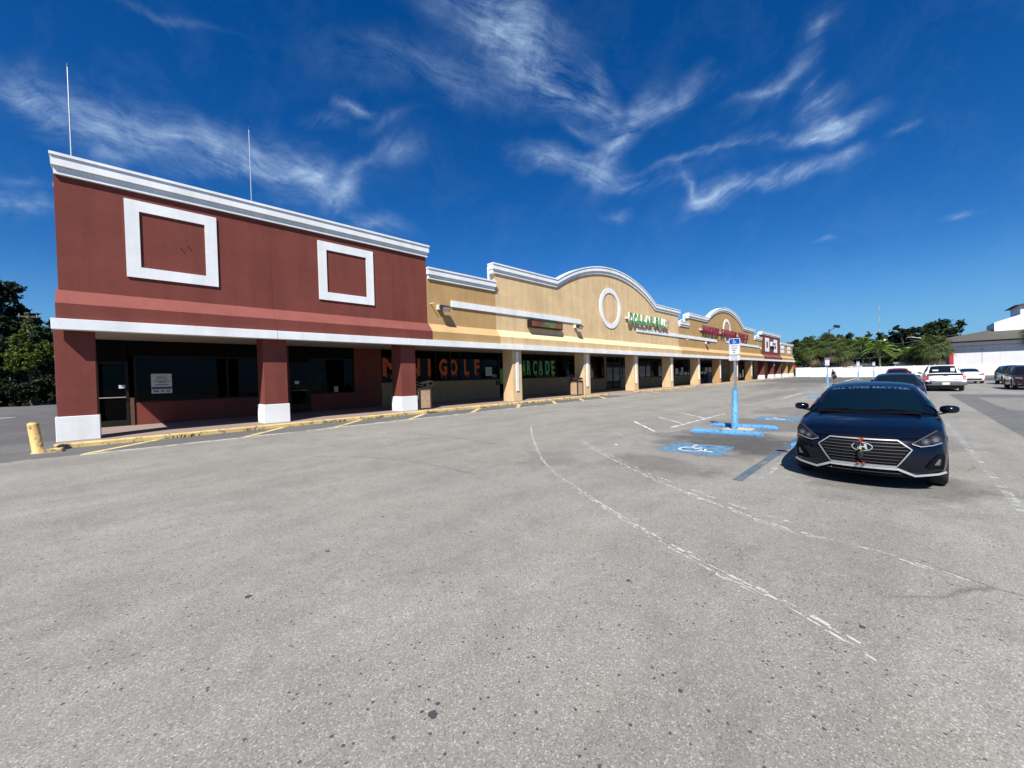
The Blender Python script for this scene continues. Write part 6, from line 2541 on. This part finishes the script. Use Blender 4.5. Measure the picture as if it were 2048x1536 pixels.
sabal(106, 13.6, 8.6, 3.0, 'round headed palm nearest the end of the shop strip', 61, 0, 22)
sabal(107, 10.9, 9.3, 3.1, 'round headed palm in the middle of the clump past the shops', 62, 0, 24)
sabal(109, 8.6, 8.4, 3.2, 'round headed palm with dry skirt on the right of the clump', 63, 0, 34)
sabal(109, 13.0, 5.2, 2.6, 'short palm low in front of the clump past the shops', 64, 0, 8)
sabal(106, -4.2, 7.6, 3.0, 'round headed palm in front of the red pier of the white building', 65, 0, 20)
sabal(108, -2.6, 5.6, 2.6, 'shorter palm left of the one before the red pier', 66, 0, 14)
sabal(72.0, -11.6, 6.9, 2.3, 'palm cut by the right edge of the picture before the white building', 67, 0, 26)
feather_palm(110, 5.6, 8.6, 3.2, 'feathery palm with a pale straight trunk behind the third parking sign', 71)
feather_palm(108, 2.8, 7.6, 3.4, 'bright feathery palm over the fence, the brightest of the row', 72, .5)
feather_palm(112, -.9, 6.0, 2.8, 'feathery palm in shade between the bright palm and the shed roof', 73)

# weeds along the kerb and scraps on the ground
rr = random.Random(99)
mb = MB()
for (cx_, n) in ((1.55, 26), (3.2, 10), (6.05, 14), (7.6, 18), (8.4, 10), (10.2, 34), (13.4, 18), (14.2, 12), (17.2, 16), (19.5, 10), (24.6, 14), (30.5, 12), (33, 10)):
    for k in range(n):
        x = cx_ + rr.gauss(0, .16)
        a = rr.uniform(0, 2 * PI)
        l = rr.uniform(.05, .13)
        p = Vector((x, KERB_Y - rr.uniform(.0, .05), gz(15.3)))
        d = Vector((math.cos(a) * .7, -abs(math.sin(a)) * .6, .8)).normalized() * l
        w = Vector((-d.y, d.x, 0)).normalized() * .012
        i = len(mb.v)
        mb.v += [tuple(p - w), tuple(p + w), tuple(p + d * .6 + w * 1.3), tuple(p + d), tuple(p + d * .6 - w * 1.3)]
        mb.f += [(i, i + 1, i + 2, i + 3, i + 4)]
wd = mb.build('kerb_weeds', 'weed_green')
wd['kind'] = 'stuff'
wd['label'] = 'small green weeds growing along the foot of the yellow kerb'


def scrap(name, x, y, w, d, mat, label, cat, seed, h=.012):
    rr = random.Random(seed)
    n = 7
    pts = []
    for k in range(n):
        a = 2 * PI * k / n
        s = rr.uniform(.65, 1.1)
        pts.append((x + math.cos(a) * w * s, y + math.sin(a) * d * s))
    z = gz(y)
    tag(MB().prism(pts, 'z', z + .002, z + h).build(name, mat), label, cat)


scrap('paper_scrap', 4.05, 15.2, .05, .04, 'paper_white', 'scrap of white paper in the gutter below the second red column', 'litter', 1)
scrap('paper_scrap', -8.2, 54, .5, .35, 'paper_white', 'white scrap of litter on the yard under the left trees', 'litter', 2)
scrap('paper_scrap', -4.3, 36, .5, .2, 'paper_white', 'flat white scrap on the yard beside the red shop', 'litter', 3)
scrap('concrete_crumb', 9.0, 5.2, .06, .04, 'paper_white', 'pale crumb of concrete left of the blue pavement symbol', 'litter', 4)
